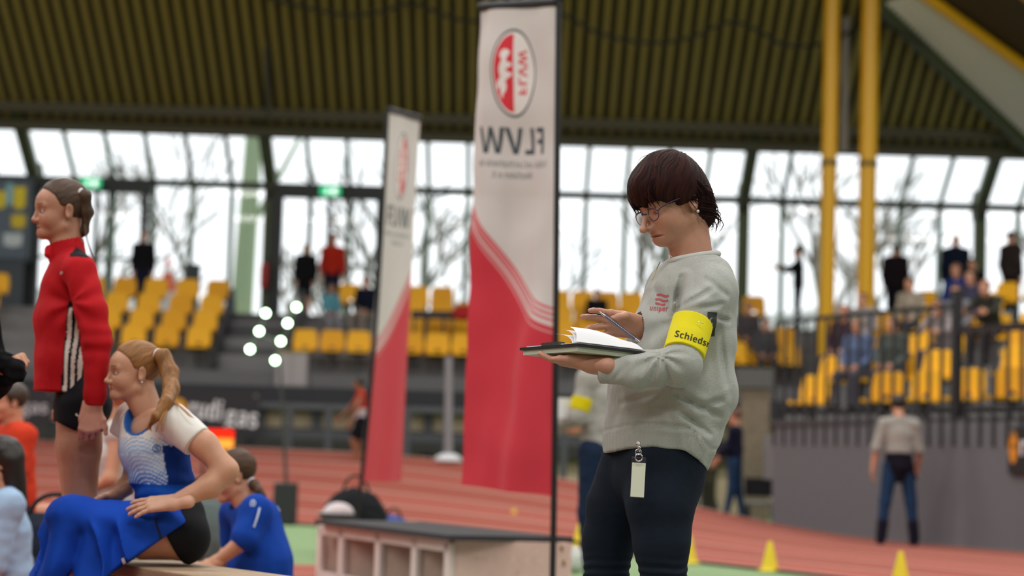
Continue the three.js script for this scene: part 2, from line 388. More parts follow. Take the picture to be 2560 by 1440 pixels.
// hip beam, strip of bright ribbed roof and the yellow roof tubes at the right
{
  const hitSlope = (px, py) => { const o = camera.position, v = at(px, py, 1).sub(o), q = onWall(0, WTOP + 0.3); const n = slopeN; return o.clone().addScaledVector(v, q.clone().sub(o).dot(n) / v.dot(n)).addScaledVector(n, 0.3); };
  const low = hitSlope(2640, 405), high = hitSlope(2190, -20), Dv = V(1, 0.15, 1);
  part('hip_beam', bar(low, high, 0.18, 0.25), mGreenSteel, structGroup('trim_5'));
  const a = low.clone().addScaledVector(V(0.1, 0, 0.1), 1), b = high.clone().addScaledVector(V(0.1, 0, 0.1), 1), n = 46, pos = [];
  const c = low.clone().addScaledVector(Dv, 1.4), d = high.clone().addScaledVector(Dv, 0.6);
  const up = V(0, 0.07, 0);
  for (let i = 0; i < n; i++) {
    const q = [0, 0.5, 1].map((f) => (i + f) / n), e = [0, 1, 0].map((k) => up.clone().multiplyScalar(k));
    for (let k = 0; k < 2; k++) {
      const A = a.clone().lerp(b, q[k]).add(e[k]), B = c.clone().lerp(d, q[k]).add(e[k]), C = c.clone().lerp(d, q[k + 1]).add(e[k + 1]), E = a.clone().lerp(b, q[k + 1]).add(e[k + 1]);
      for (const p of [A, B, C, A, C, E]) pos.push(p.x, p.y, p.z);
    }
  }
  const g = new THREE.BufferGeometry(); g.setAttribute('position', new THREE.Float32BufferAttribute(pos, 3)); g.setAttribute('uv', new THREE.Float32BufferAttribute(new Float32Array(pos.length / 3 * 2), 2)); g.computeVertexNormals();
  struct('trim_6', g, M(0xe2e1da, 0.45));
  const tubeThing = (name, label, p, q, r) => tag(part(numbered(name), cyl(p, q, r, r, 16), mYellowPipe, scene), label, 'roof tube');
  tubeThing('roof_tube', 'yellow slanting roof tube along the grey ribbed roof strip', c.clone().add(V(0.05, 0.02, 0.1)), d.clone().add(V(0.05, 0.02, 0.1)), 0.11);
  const c2 = c.clone().addScaledVector(Dv, 1.1), d2 = d.clone().addScaledVector(Dv, 1.1);
  tubeThing('roof_tube', 'yellow slanting roof tube in the upper right corner of the photo', c2, d2.clone().addScaledVector(Dv, 0.15), 0.12);
  const dark = new THREE.BufferGeometry(), e1 = c.clone().addScaledVector(Dv, 6).add(V(0, 0.15, 0)), e2 = d.clone().addScaledVector(Dv, 6).add(V(0, 0.15, 0)), cc = c.clone().add(V(0.1, 0.15, 0)), dd = d.clone().add(V(0.1, 0.15, 0));
  dark.setAttribute('position', new THREE.Float32BufferAttribute([cc, e1, e2, cc, e2, dd].flatMap((p) => [p.x, p.y, p.z]), 3)); dark.setAttribute('uv', new THREE.Float32BufferAttribute(new Float32Array(12), 2)); dark.computeVertexNormals();
  struct('trim_7', dark, M(0x4b3a1e, 0.8));
}
// yellow columns carrying the roof, and the grey pipe beside the first
for (const [x, w, label, yb] of [[2066, 0.15, 'slimmer yellow round column, left of the two in front of the windows', 776], [2164, 0.17, 'thicker yellow round column, right of the two in front of the windows', 756]]) {
  const b = at(x, yb, 41), t = b.clone(); t.y = 9.95;
  b.y = 3.0;
  const g = thing('column', label, 'column', V(b.x, b.y, b.z));
  part('shaft', cyl(V(0, 0, 0), V(0, t.y - b.y, 0), w, w, 20), mYellowPipe, g);
  part('clamp_ring', cyl(V(0, 3.62, 0), V(0, 3.72, 0), w + 0.02, w + 0.02, 20), M(0x6d5a1a, 0.5), g);
}
{
  const b = at(2110, 350, 41.6);
  tag(part('downpipe', cyl(V(b.x, 7.0, b.z), V(b.x, 9.6, b.z), 0.075, 0.075, 14), M(0x9a9590, 0.5), scene), 'grey downpipe behind the slimmer yellow column', 'pipe');
}
// cables slung below the cladding
{
  const pts = [[560, -40], [700, 2], [760, 18], [870, 38], [960, 28], [1030, 8], [1110, 38], [1190, 54], [1290, 20], [1400, 34], [1500, 84], [1620, 106], [1720, 96], [1830, 55], [1900, 80], [1960, 112], [2060, 108], [2180, 58], [2240, 75], [2330, 125]];
  tag(part('slung_cable', tube(pts.map(([x, y]) => at(x, y, 41.5)), 0.035, 160, 6), M(0x2a2a20, 0.8), scene), 'dark cable slung in waves below the olive ribbed cladding', 'cable');
  tag(part('hanging_conduit', tube([[662, -30], [665, 90], [668, 200], [672, 296]].map(([x, y]) => at(x, y, 42.5 + y / 300)), 0.045, 20, 8), M(0x3b3f39, 0.7), scene), 'dark upright conduit on the ribbed cladding above the doors', 'conduit');
}
// small camera heads outside the windows
// ---------------------------------------------------------------- lamps in the roof: glowing panels with an area light each
{
  const glow = new THREE.MeshStandardMaterial({ color: 0xffffff, emissive: new THREE.Color(1, 0.98, 0.94), emissiveIntensity: 3 });
  let n = 0;
  for (const x of [-21, -10.5, 0, 10.5, 21]) for (const z of [10, 0, -10, -20, -30]) {
    const g = thing('roof_lamp', 'long glowing lamp panel below the roof', 'lamp', V(x, 12.2, z), 0, 'roof lamps of the hall');
    part('lamp_housing', box(6.1, 0.16, 1.4, 0, 0.1, 0), M(0xdddddd, 0.6), g);
    part('lamp_panel', box(6, 0.02, 1.3, 0, 0.01, 0), glow, g);
    const l = new THREE.RectAreaLight(new THREE.Color(1, 0.98, 0.94), LAMP, 6, 1.3);
    l.position.set(0, -0.04, 0); l.rotation.x = -Math.PI / 2; l.name = 'roof_lamp_light'; g.add(l); n++;
  }
}
// ---------------------------------------------------------------- outside: snowy ground, hedge and bare trees
{
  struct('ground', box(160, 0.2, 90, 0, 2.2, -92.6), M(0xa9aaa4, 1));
  // wooded slope, far off; haze is put into its pale colour
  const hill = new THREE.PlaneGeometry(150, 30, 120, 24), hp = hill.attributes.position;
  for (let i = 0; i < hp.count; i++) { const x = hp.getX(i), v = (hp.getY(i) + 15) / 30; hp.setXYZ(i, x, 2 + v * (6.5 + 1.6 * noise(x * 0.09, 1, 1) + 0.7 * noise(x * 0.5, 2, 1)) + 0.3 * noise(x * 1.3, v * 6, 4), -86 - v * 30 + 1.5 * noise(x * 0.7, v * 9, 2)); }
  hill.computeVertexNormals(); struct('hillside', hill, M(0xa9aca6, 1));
  const mBark = [M(0x8f8c80, 1), M(0x9a968a, 1), M(0x84847b, 1)];  // bark colours paled to stand in for the haze outdoors
  for (let i = 0; i < 22; i++) {
    const base = V(-16 + i * 1.5 + rr(-0.6, 0.6), 2.3, -53 - (i % 4) * 6 - rr(0, 2)), geos = [];
    const grow = (p, dir, r, len, lev) => {
      const q = p.clone().addScaledVector(dir, len); geos.push(cyl(p, q, r, r * 0.68, 5));
      if (lev === 0) return;
      const n = lev > 3 ? 2 : 3;
      for (let k = 0; k < n; k++) {
        const d = dir.clone().add(V(rr(-0.75, 0.75), rr(-0.2, 0.45), rr(-0.6, 0.6))).normalize();
        grow(q, d, r * 0.62, len * rr(0.68, 0.9), lev - 1);
      }
    };
    grow(V(0, 0, 0), V(rr(-0.12, 0.12), 1, 0).normalize(), rr(0.1, 0.2), rr(1.5, 2.3), 4);
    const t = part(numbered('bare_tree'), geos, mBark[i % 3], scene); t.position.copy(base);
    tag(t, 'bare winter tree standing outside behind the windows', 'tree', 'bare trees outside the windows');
  }
  // birch-green trunk behind the glazing at the left
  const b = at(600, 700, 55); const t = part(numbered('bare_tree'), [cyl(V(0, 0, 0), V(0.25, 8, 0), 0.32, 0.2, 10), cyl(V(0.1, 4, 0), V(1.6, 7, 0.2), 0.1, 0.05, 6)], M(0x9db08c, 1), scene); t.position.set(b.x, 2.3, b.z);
  tag(t, 'mossy green tree trunk outside, right of the left door', 'tree');
}
// ================================================================ PEOPLE: shared modelling
const mSkinV = MP(0xffffff, 0.5, { vertexColors: true, sheen: 0.1 });
const mVC = (rough = 0.85, extra = {}) => new THREE.MeshPhysicalMaterial({ color: 0xffffff, roughness: rough, vertexColors: true, specularIntensity: 0.3, ...extra });
const mCloth = mVC(0.92), mHairV = MP(0xffffff, 0.42, { vertexColors: true });
function frame(fwd, up) { const f = fwd.clone().normalize(), l = up.clone().cross(f).normalize(), u = f.clone().cross(l).normalize(); return { f, u, l }; }
// direction in the hall: yaw 0 looks towards the camera, 90 to the photo's right, -90 to its left; pitch down positive
function lookDir(yaw, pitch = 0) { const a = yaw * D2R, p = pitch * D2R; return V(Math.sin(a) * Math.cos(p), -Math.sin(p), Math.cos(a) * Math.cos(p)); }
function headFrame(yaw, pitch = 0, roll = 0) {
  const f = lookDir(yaw, pitch), side = V(0, 1, 0).cross(lookDir(yaw)).normalize();
  let u = f.clone().cross(side).normalize();
  u.applyAxisAngle(f, roll * D2R);
  return frame(f, u);
}
// the head as one field in its own frame (x forward, y up, z towards its left); eyes at y = 0
function headField(H) {
  const o = { drop: 0, chin: 0, jaw: 0, nose: 0, lips: 1, full: 1, ...H.face }, L = V;
  const sx = [1, -1];
  const base = union([
    blob(L(-0.014, 0.036, 0), [0.094, 0.082, 0.074]),
    blob(L(0.026, -0.012, 0), [0.064, 0.082, 0.062 * o.full]),
    blob(L(0.042, 0.035, 0), [0.046, 0.042, 0.058]),
    blob(L(0.052, -0.06 - o.chin * 0.3, 0), [0.034, 0.034, 0.032]),
    ...sx.map((s) => limb(L(-0.004, -0.062 - o.jaw, s * 0.046), L(0.064, -0.093 - o.chin, s * 0.012), 0.017, 0.015)),
    ...sx.map((s) => blob(L(0.05, -0.036, s * 0.036), [0.03, 0.03, 0.024 * o.full])),
    limb(L(0.069, -0.094 - o.chin, -0.008), L(0.069, -0.094 - o.chin, 0.008), 0.0155, 0.0155),
  ], 0.022);
  const brow = union(sx.map((s) => limb(L(0.078, 0.017, s * 0.01), L(0.07, 0.016, s * 0.042), 0.0105, 0.009)), 0.01);
  const nose = union([
    limb(L(0.084, 0.006, 0), L(0.104 + o.nose, -0.032 - o.drop, 0), 0.0072, 0.0074), blob(L(0.105 + o.nose, -0.035 - o.drop, 0), [0.0095, 0.0088, 0.0098]),
    ...sx.map((s) => blob(L(0.093, -0.039 - o.drop * 0.5, s * 0.0115), [0.011, 0.008, 0.0075])),
  ], 0.008);
  const lips = union([blob(L(0.0795, -0.0625, 0), [0.0105, 0.0055, 0.021]), blob(L(0.077, -0.0725, 0), [0.0105, 0.0065, 0.018])], 0.003);
  const sockets = sx.map((s) => blob(L(0.094, -0.003, s * 0.032), [0.018, 0.0145, 0.017]));
  const open = o.open ?? 0.006;
  const lids = union(sx.map((s) => blob(L(0.0685, -0.004, s * 0.031), [0.0152, 0.0152, 0.016])), 0.002);
  const slit = union(sx.map((s) => blob(L(0.086, -0.0055 - (o.lookDown || 0), s * 0.032), [0.012, open, 0.0135])), 0.002);
  const ears = sx.map((s) => {
    const X = L(0.9, 0.1, s * 0.35).normalize(), Y = L(-0.2, 0.97, 0).normalize(), Z = X.clone().cross(Y);
    const shell = blob(L(-0.014, -0.008, s * 0.074), [0.0185, 0.031, 0.0085], X, Y, Z), hole = blob(L(-0.008, -0.008, s * 0.0845), [0.0105, 0.019, 0.0085], X, Y, Z);
    return cut(shell, (x, y, z) => -hole(x, y, z), 0.005);
  });
  const ear = union(ears, 0.001);
  const f = (x, y, z) => {
    let d = base(x, y, z);
    if (d > 0.06) return d;
    d = smin(d, brow(x, y, z), 0.014);
    for (const s of sockets) d = smax(d, -s(x, y, z), 0.012);
    d = smin(d, nose(x, y, z), 0.009);
    d = smin(d, lips(x, y, z), 0.006);
    d = Math.max(d, -(Math.hypot(x - 0.0885 + z * z * 9, (y + 0.0672 + z * z * 6) * 1.3) - 0.0034));
    d = smin(d, lids(x, y, z), 0.003);
    d = smax(d, -slit(x, y, z), 0.002);
    d = smin(d, ear(x, y, z), 0.006);
    return d;
  };
  f.lips = lips; f.box = [-0.12, -0.15, -0.1, 0.14, 0.13, 0.1];
  return f;
}
// places a field given in a local frame; s is its size
function placed(f, o, F, s = 1) {
  const g = (x, y, z) => { x -= o.x; y -= o.y; z -= o.z; return s * f((x * F.f.x + y * F.f.y + z * F.f.z) / s, (x * F.u.x + y * F.u.y + z * F.u.z) / s, (x * F.l.x + y * F.l.y + z * F.l.z) / s); };
  const b = f.box, c = []; for (let i = 0; i < 8; i++) c.push(fromLocal(o, F, s, i & 1 ? b[0] : b[3], i & 2 ? b[1] : b[4], i & 4 ? b[2] : b[5]));
  const bb = new THREE.Box3().setFromPoints(c); g.box = [bb.min.x, bb.min.y, bb.min.z, bb.max.x, bb.max.y, bb.max.z];
  return g;
}
function fromLocal(o, F, s, x, y, z) { return o.clone().addScaledVector(F.f, x * s).addScaledVector(F.u, y * s).addScaledVector(F.l, z * s); }
function toLocal(o, F, s, x, y, z) { x -= o.x; y -= o.y; z -= o.z; return [(x * F.f.x + y * F.f.y + z * F.f.z) / s, (x * F.u.x + y * F.u.y + z * F.u.z) / s, (x * F.l.x + y * F.l.y + z * F.l.z) / s]; }
// skin with head: H = {o, F, s, face, skin, lips, brows}, neck limb to nb
function headSkin(H, nb, nr, cell) {
  const hf = headField(H), head = placed(hf, H.o, H.F, H.s);
  const top = fromLocal(H.o, H.F, H.s, -0.03, -0.045, 0), under = fromLocal(H.o, H.F, H.s, 0.012, -0.075, 0);
  const neck = union([limb(top, nb, nr * 0.98, nr * 1.08), limb(under, nb.clone().addScaledVector(H.F.f, 0.012), nr * 0.7, nr * 0.75)], 0.03);
  const field = union([head, neck], 0.02);
  H.field = field; H.head = head;
  const sk = H.skin, lp = H.lips || [sk[0] * 0.82, sk[1] * 0.5, sk[2] * 0.5], br = H.brows || [0.05, 0.03, 0.02];
  return skin(field, cell, {
    color: (x, y, z) => {
      const [a, b, c] = toLocal(H.o, H.F, H.s, x, y, z); let n = 1 + 0.06 * noise(a * 90, b * 90, c * 90) + 0.05 * noise(a * 25, b * 25, c * 25);
      let q = [sk[0] * n, sk[1] * n, sk[2] * n];
      const mix = (t, k) => { q = q.map((v, i) => lerp(v, t[i], k)); };
      const az = Math.abs(c);
      mix([sk[0] * 1.02, sk[1] * 0.82, sk[2] * 0.8], 0.5 * Math.exp(-((a - 0.06) ** 2 + (b + 0.035) ** 2 + (az - 0.04) ** 2) / 0.0005));
      if (a > 0.05) mix(lp, sstep(0.004, -0.001, hf.lips(a, b, c)));
      if (a > 0.05) mix(br, 0.85 * sstep(0.0042, 0.0018, Math.abs(b - 0.0235 + 6 * (az - 0.03) ** 2)) * sstep(0.009, 0.013, az) * sstep(0.05, 0.044, az));
      if (a > 0.05 && az < 0.05 && az > 0.012) mix(br, 0.8 * sstep(0.0028, 0.0012, Math.abs(Math.hypot((b + 0.0055 + (H.face?.lookDown || 0)) / 1, (az - 0.032) * 0.45) - (H.face?.open ?? 0.006) - 0.0005)) * (b > -0.0055 - (H.face?.lookDown || 0) ? 1 : 0.35));
      return q;
    },
  });
}
function eyes(H, parent, iris = 0x4a3a28) {
  const g = [], gi = [];
  for (const s of [1, -1]) {
    const c = fromLocal(H.o, H.F, H.s, 0.0685, -0.004, s * 0.031); g.push(new THREE.SphereGeometry(0.0136 * H.s, 14, 10).translate(c.x, c.y, c.z));
    const p = fromLocal(H.o, H.F, H.s, 0.0748, -0.006 - (H.face?.lookDown || 0) * 0.6, s * 0.0315); gi.push(new THREE.SphereGeometry(0.0075 * H.s, 12, 8).translate(p.x, p.y, p.z));
  }
  const e = part('eyeballs', g, M(0xd8d2cc, 0.2), parent); part('iris', gi, M(iris, 0.15), e); return e;
}
// a hand in its own frame: x along the fingers from the wrist, y out of the back of the hand, z towards the thumb
function handField(curl, thumb = {}) {
  const zi = [0.029, 0.0095, -0.01, -0.028], len = [0.072, 0.08, 0.074, 0.058], bx = [0.088, 0.092, 0.088, 0.08];
  const palm = union([...zi.map((z, i) => limb(V(0.0, 0, z * 0.62), V(bx[i] - 0.004, 0.002, z), 0.0165, 0.0115)), limb(V(-0.05, 0, 0), V(0.005, 0, 0), 0.024, 0.023, [V(0, 0, 1), 1.2]), limb(V(0.02, -0.008, 0.018), V(0.05, -0.008, 0.03), 0.015, 0.012)], 0.014);
  const fingers = zi.map((z, i) => {
    const c = curl[i], spread = (c[3] || 0), pts = [V(bx[i], 0.001, z)]; let ang = 0;
    for (let j = 0; j < 3; j++) { ang += c[j]; const L = len[i] * [0.46, 0.3, 0.24][j]; const p = pts[j].clone().add(V(Math.cos(ang) * Math.cos(spread) * L, -Math.sin(ang) * L, Math.sin(spread) * L)); pts.push(p); }
    return chain(pts, i === 3 ? [0.0085, 0.0075, 0.007, 0.006] : [0.0098, 0.0086, 0.008, 0.0068], 0.003);
  });
  const tp = thumb.pts || [V(0.022, -0.006, 0.024), V(0.05, -0.014, 0.05), V(0.076, -0.018, 0.058), V(0.098, -0.02, 0.06)];
  const th = chain(tp, [0.015, 0.0115, 0.0098, 0.0078], 0.006);
  const f = (x, y, z) => {
    let d = 1e9; for (const g of fingers) d = Math.min(d, g(x, y, z));
    return smin(smin(d, palm(x, y, z), 0.007), th(x, y, z), 0.009);
  };
  f.box = joinBox([palm, ...fingers, th]); return f;
}
// wrist point, direction of the fingers, direction out of the back of the hand, side +1 for a left hand
function hand(w, dir, back, side, curl, opt = {}) {
  const x = dir.clone().normalize(), z0 = x.clone().cross(back).normalize(), y = z0.clone().cross(x).normalize();
  // left hand (side +1): thumb lies along back x dir ... mirrored for the right hand
  const z = x.clone().cross(y).multiplyScalar(side);
  const f = handField(curl, opt.thumb || {}), s = opt.s || 1;
  const F = { f: x, u: y, l: z }, g = placed(f, w, F, s);
  g.F = F; g.w = w; g.s = s;
  return g;
}
const RELAX = [[0.25, 0.35, 0.2], [0.35, 0.4, 0.25], [0.42, 0.45, 0.3], [0.5, 0.5, 0.3]];
const FIST = [[1.2, 1.4, 0.8], [1.25, 1.45, 0.8], [1.3, 1.45, 0.8], [1.3, 1.4, 0.8]];
const FLAT = [[0.08, 0.1, 0.06, 0.1], [0.08, 0.12, 0.08, 0.02], [0.1, 0.12, 0.08, -0.06], [0.12, 0.15, 0.1, -0.16]];
function skinTone(c) { return (x, y, z) => { const n = 1 + 0.07 * noise(x * 60, y * 60, z * 60) + 0.05 * noise(x * 14, y * 14, z * 14); return [c[0] * n, c[1] * n * (1 - 0.03 * noise(x * 20, y * 20, z * 20)), c[2] * n]; }; }
const flat = (c, amt = 0.04, f = 30) => (x, y, z) => { const n = 1 + amt * noise(x * f, y * f, z * f); return [c[0] * n, c[1] * n, c[2] * n]; };
const SKINS = [lin(0xc98f72), lin(0xb98264), lin(0xd09a80), lin(0x8c5a40)];

// ---------------------------------------------------------------- a whole person from joints: used for everyone further back
// joints in the body frame: x to the body's left, y up, z forward, in units of the body height
function standJoints(o = {}) {
  const j = {
    hip: [0, 0.53, 0], waist: [0, 0.62, 0], chest: [0, 0.73, 0.005], neck: [0, 0.835, -0.005], head: [0, 0.925, 0.012],
    shL: [0.1, 0.795, 0], shR: [-0.1, 0.795, 0], elL: [0.125, 0.635, -0.01], elR: [-0.125, 0.635, -0.01], wrL: [0.12, 0.49, 0.03], wrR: [-0.12, 0.49, 0.03],
    hpL: [0.05, 0.52, 0], hpR: [-0.05, 0.52, 0], knL: [0.055, 0.285, 0.01], knR: [-0.055, 0.285, 0.01], anL: [0.055, 0.045, -0.01], anR: [-0.055, 0.045, -0.01],
  };
  return Object.assign(j, o);
}
function sitJoints(o = {}, s = 0.25) {
  const up = Math.max(0, 0.25 - s), j = {
    hip: [0, s + 0.04, 0], waist: [0, s + 0.12, 0], chest: [0, s + 0.235, 0.015], neck: [0, s + 0.345, 0.02], head: [0, s + 0.435, 0.045],
    shL: [0.105, s + 0.315, 0.015], shR: [-0.105, s + 0.315, 0.015], elL: [0.13, s + 0.155, 0.04], elR: [-0.13, s + 0.155, 0.04], wrL: [0.07, s + 0.075, 0.16], wrR: [-0.07, s + 0.075, 0.16],
    hpL: [0.05, s + 0.035, 0.01], hpR: [-0.05, s + 0.035, 0.01], knL: [0.075, Math.min(0.285, s + 0.02 + up), 0.25 - up * 0.25], knR: [-0.075, Math.min(0.285, s + 0.02 + up), 0.25 - up * 0.25], anL: [0.07, 0.045, 0.24 + up * 0.3], anR: [-0.07, 0.045, 0.24 + up * 0.3],
  };
  return Object.assign(j, o);
}
function person(o) {
  // o: label, pos (feet), H, yaw, joints, skin, hair, top, bottom, shoes, build, group, cell, sleeves, shorts, hairLong, coat
  const H = o.H || 1.72, a = (o.yaw || 0) * D2R, g = thing('person', o.label, 'person', o.pos, 0, o.group), cell = o.cell || 0.018;
  const X = V(Math.cos(a), 0, -Math.sin(a)), Z = V(Math.sin(a), 0, Math.cos(a)), w = o.build || 1;
  const J = {}; for (const [k, p] of Object.entries(o.joints || standJoints())) J[k] = V(0, p[1] * H, 0).addScaledVector(X, p[0] * H).addScaledVector(Z, p[2] * H);
  const r = (f) => f * H * w, sk = o.skin || SKINS[0];
  const torso = (e) => [limb(J.hip, J.waist, r(0.062) + e, r(0.054) + e, [X, 1.3]), limb(J.waist, J.chest, r(0.054) + e, r(0.062) + e, [X, 1.4]), limb(J.shL, J.shR, r(0.03) + e, r(0.03) + e), limb(J.neck.clone().add(V(0, -0.01 * H, 0)), J.shL, r(0.022) + e, r(0.03) + e * 0.8), limb(J.neck.clone().add(V(0, -0.01 * H, 0)), J.shR, r(0.022) + e, r(0.03) + e * 0.8), limb(J.chest, J.neck, r(0.055) + e, r(0.03) + e, [X, 1.3])];
  const arm = (s, e) => [limb(J['sh' + s], J['el' + s], r(0.031) + e, r(0.025) + e), limb(J['el' + s], J['wr' + s], r(0.025) + e, r(0.017) + e)];
  const upperArm = (s, e) => [limb(J['sh' + s], J['sh' + s].clone().lerp(J['el' + s], 0.75), r(0.032) + e, r(0.029) + e)];
  const leg = (s, e) => [limb(J['hp' + s], J['kn' + s], r(0.05) + e, r(0.034) + e), limb(J['kn' + s], J['an' + s], r(0.034) + e, r(0.022) + e)];
  const F = o.headDir ? headFrame(o.headDir[0], o.headDir[1] || 0) : frame(Z.clone().add(V(0, -0.05, 0)), V(0, 1, 0));
  const HS = H * 0.58;
  const hd = { o: J.head, F, s: HS, skin: sk, face: {} };
  const bodyField = union([...torso(-0.008), ...arm('L', 0), ...arm('R', 0), ...leg('L', 0), ...leg('R', 0)], 0.03);
  const geos = [skin(bodyField, Math.max(cell, 0.016), { color: skinTone(sk) }), headSkin(hd, J.neck.clone().lerp(J.chest, 0.2), r(0.031), Math.min(cell, o.near ? 0.005 : 0.012))];
  const wrists = [['L', 1], ['R', -1]].map(([s, side]) => {
    const d = J['wr' + s].clone().sub(J['el' + s]).normalize(), back = (o['back' + s] ? V(...o['back' + s]) : X.clone().multiplyScalar(side).addScaledVector(Z, 0.2));
    return hand(J['wr' + s], d, back, side, o['curl' + s] || RELAX, { s: HS });
  });
  for (const h of wrists) geos.push(skin(h, o.near ? 0.004 : 0.008, { color: skinTone(sk) }));
  part('body', joinSkins(geos), mSkinV, g);
  // clothes
  const top = o.top || lin(0x222833), bottom = o.bottom || lin(0x1d2433), e = o.coat ? 0.03 : 0.012;
  const folds = (x, y, z) => 0.005 * noise(x * 14, y * 22, z * 14);
  let tf = union([...torso(e), ...(o.sleeves === 'short' ? [...upperArm('L', e), ...upperArm('R', e)] : o.sleeves === 'none' ? [] : [...arm('L', e), ...arm('R', e)])], 0.035);
  const hemAt = o.hem !== undefined ? J.hip.clone().lerp(J.waist, o.hem) : J.hip.clone().add(V(0, -0.02 * H, 0));
  const wr = ['L', 'R'].map((s) => [J['wr' + s].clone().sub(J['el' + s]).normalize(), J['wr' + s]]);
  const wristCut = (x, y, z) => Math.max(...wr.map(([d, p]) => { const t = (x - p.x) * d.x + (y - p.y) * d.y + (z - p.z) * d.z; const q = Math.hypot(x - p.x, y - p.y, z - p.z); return q < 0.09 ? t + 0.008 : -1; }));
  tf = cut(tf, (x, y, z) => Math.max(hemAt.y - 0.03 - y - (o.coat ? 0.12 : 0), wristCut(x, y, z)), 0.01);
  tf = cut(tf, (x, y, z) => { const n = J.neck; return 0.062 * w - Math.hypot(x - n.x, (y - n.y - 0.055) * 0.9, z - n.z); }, 0.01);
  part(o.topName || (o.coat ? 'coat' : 'top'), skin(warp(tf, folds), cell, { color: o.topColor ? o.topColor(J, H) : flat(top, 0.08) }), mCloth, g);
  const legLow = o.shorts ? (s) => limb(J['hp' + s], J['hp' + s].clone().lerp(J['kn' + s], o.shorts), r(0.055) + 0.006, r(0.046) + 0.008) : null;
  const bl = o.shorts ? [legLow('L'), legLow('R')] : [...leg('L', 0.009), ...leg('R', 0.009)];
  part('trousers', skin(warp(union([...bl, limb(J.hip, J.waist.clone().lerp(J.hip, 0.6), r(0.063) + 0.006, r(0.057), [X, 1.3])], 0.03), folds), cell, { color: flat(bottom, 0.08) }), mCloth, g);
  // shoes
  for (const s of ['L', 'R']) {
    const an = J['an' + s], toe = o['toe' + s] ? V(...o['toe' + s]) : Z;
    const c = an.clone(); c.y -= 0.022 * H;
    const f = union([limb(c.clone().addScaledVector(toe, -0.02 * H), c.clone().addScaledVector(toe, 0.1 * H).add(V(0, -0.004, 0)), 0.021 * H, 0.017 * H), limb(an.clone().add(V(0, 0.02, 0)), c, 0.025 * H, 0.022 * H)], 0.02);
    part('shoe', skin(cut(f, (x, y, z) => (an.y - 0.045 * H) - y, 0.004), 0.012, { color: flat(o.shoes || [0.02, 0.02, 0.025]) }), mCloth, g);
  }
  // hair
  if (o.hair) {
    const cap = (x, y, z) => { const [p, q, t] = toLocal(hd.o, F, HS, x, y, z); const e2 = Math.hypot((p + 0.016) / 0.108, (q - 0.04) / 0.094, t / 0.085) - 1; const face = p - 0.045 - 0.5 * (q - 0.045) > 0 && q < 0.075 ? Math.min((p - 0.045 - 0.5 * (q - 0.045)), 0.075 - q) : -0.02; const low = -0.055 - (o.hairLong || 0) - q; return HS * Math.max(e2 * 0.085, face, low) + 0.003 * noise(x * 60, y * 30, z * 60); };
    cap.box = placed(withBox(cap, [-0.14, -0.14, -0.12, 0.12, 0.16, 0.12]), hd.o, F, HS).box;
    let hf = cap;
    if (o.pony) { const p0 = fromLocal(hd.o, F, HS, -0.11, 0.03, 0), p1 = fromLocal(hd.o, F, HS, -0.145, -0.04, 0), p2 = fromLocal(hd.o, F, HS, -0.12, -0.14, 0); hf = union([cap, limb(p0, p1, 0.022 * HS, 0.028 * HS), limb(p1, p2, 0.028 * HS, 0.008 * HS)], 0.015); }
    if (o.longHair) { const p0 = fromLocal(hd.o, F, HS, -0.05, 0.0, 0), p1 = fromLocal(hd.o, F, HS, -0.07, -0.2, 0); hf = union([cap, limb(p0, p1, 0.075 * HS, 0.05 * HS, [F.l, 1.25])], 0.02); }
    part('hair', skin(hf, Math.min(cell, o.near ? 0.008 : 0.014), { color: flat(o.hair, 0.35, 50) }), mHairV, g);
  }
  return { g, J, hd, wrists };
}
// ================================================================ THE OFFICIAL with the clipboard (in focus)
const mSweat = new THREE.MeshStandardMaterial({ color: 0xffffff, roughness: 1, vertexColors: true, bumpMap: (() => { const t = texKnit.clone(); t.repeat.set(7, 7); return t; })(), bumpScale: 0.00025, map: (() => { const t = texHeather.clone(); t.repeat.set(4, 4); return t; })() });
function hairSkin(cap, H, cell, colour, o) {
  // strands flow round the point o.pole (local): grooves and streaks follow the angle about it
  const pole = V(...o.pole).normalize(), e1 = V(0, 0, 1).cross(pole).normalize(), e2 = pole.clone().cross(e1);
  const ang = (a, b, c) => Math.atan2(a * e2.x + b * e2.y + c * e2.z, a * e1.x + b * e1.y + c * e1.z);
  const streak = (x, y, z) => { const [a, b, c] = toLocal(H.o, H.F, H.s, x, y, z); const L = Math.hypot(a, b, c) || 1, t = ang(a, b, c), along = Math.acos(clamp((a * pole.x + b * pole.y + c * pole.z) / L, -1, 1)), wv = t + 0.18 * noise(along * 2, t * 1.5, 5); return 0.55 * noise(Math.cos(wv) * 9, Math.sin(wv) * 9, along * 1.1) + 0.3 * noise(Math.cos(wv) * 24, Math.sin(wv) * 24, along * 1.6) + 0.22 * noise(Math.cos(wv) * 50, Math.sin(wv) * 50, along * 2.2); };
  const f = warp(cap, (x, y, z) => -o.depth * streak(x, y, z));
  return skin(f, cell, { color: (x, y, z) => { const k = clamp(0.5 + 0.9 * streak(x, y, z), 0, 1); return [0, 1, 2].map((i) => lerp(colour[0][i], colour[1][i], k)); } });
}
function strandTubes(list, r0, r1, n = 8, rad = 5) {
  return list.map((pts) => {
    const c = new THREE.CatmullRomCurve3(pts), g = new THREE.TubeGeometry(c, n, 1, rad), p = g.attributes.position;
    for (let i = 0; i <= n; i++) { const q = c.getPointAt(i / n), r = lerp(r0, r1, i / n); for (let j = 0; j <= rad; j++) { const k = i * (rad + 1) + j; p.setXYZ(k, q.x + (p.getX(k) - q.x) * r, q.y + (p.getY(k) - q.y) * r, q.z + (p.getZ(k) - q.z) * r); } }
    return g;
  });
}
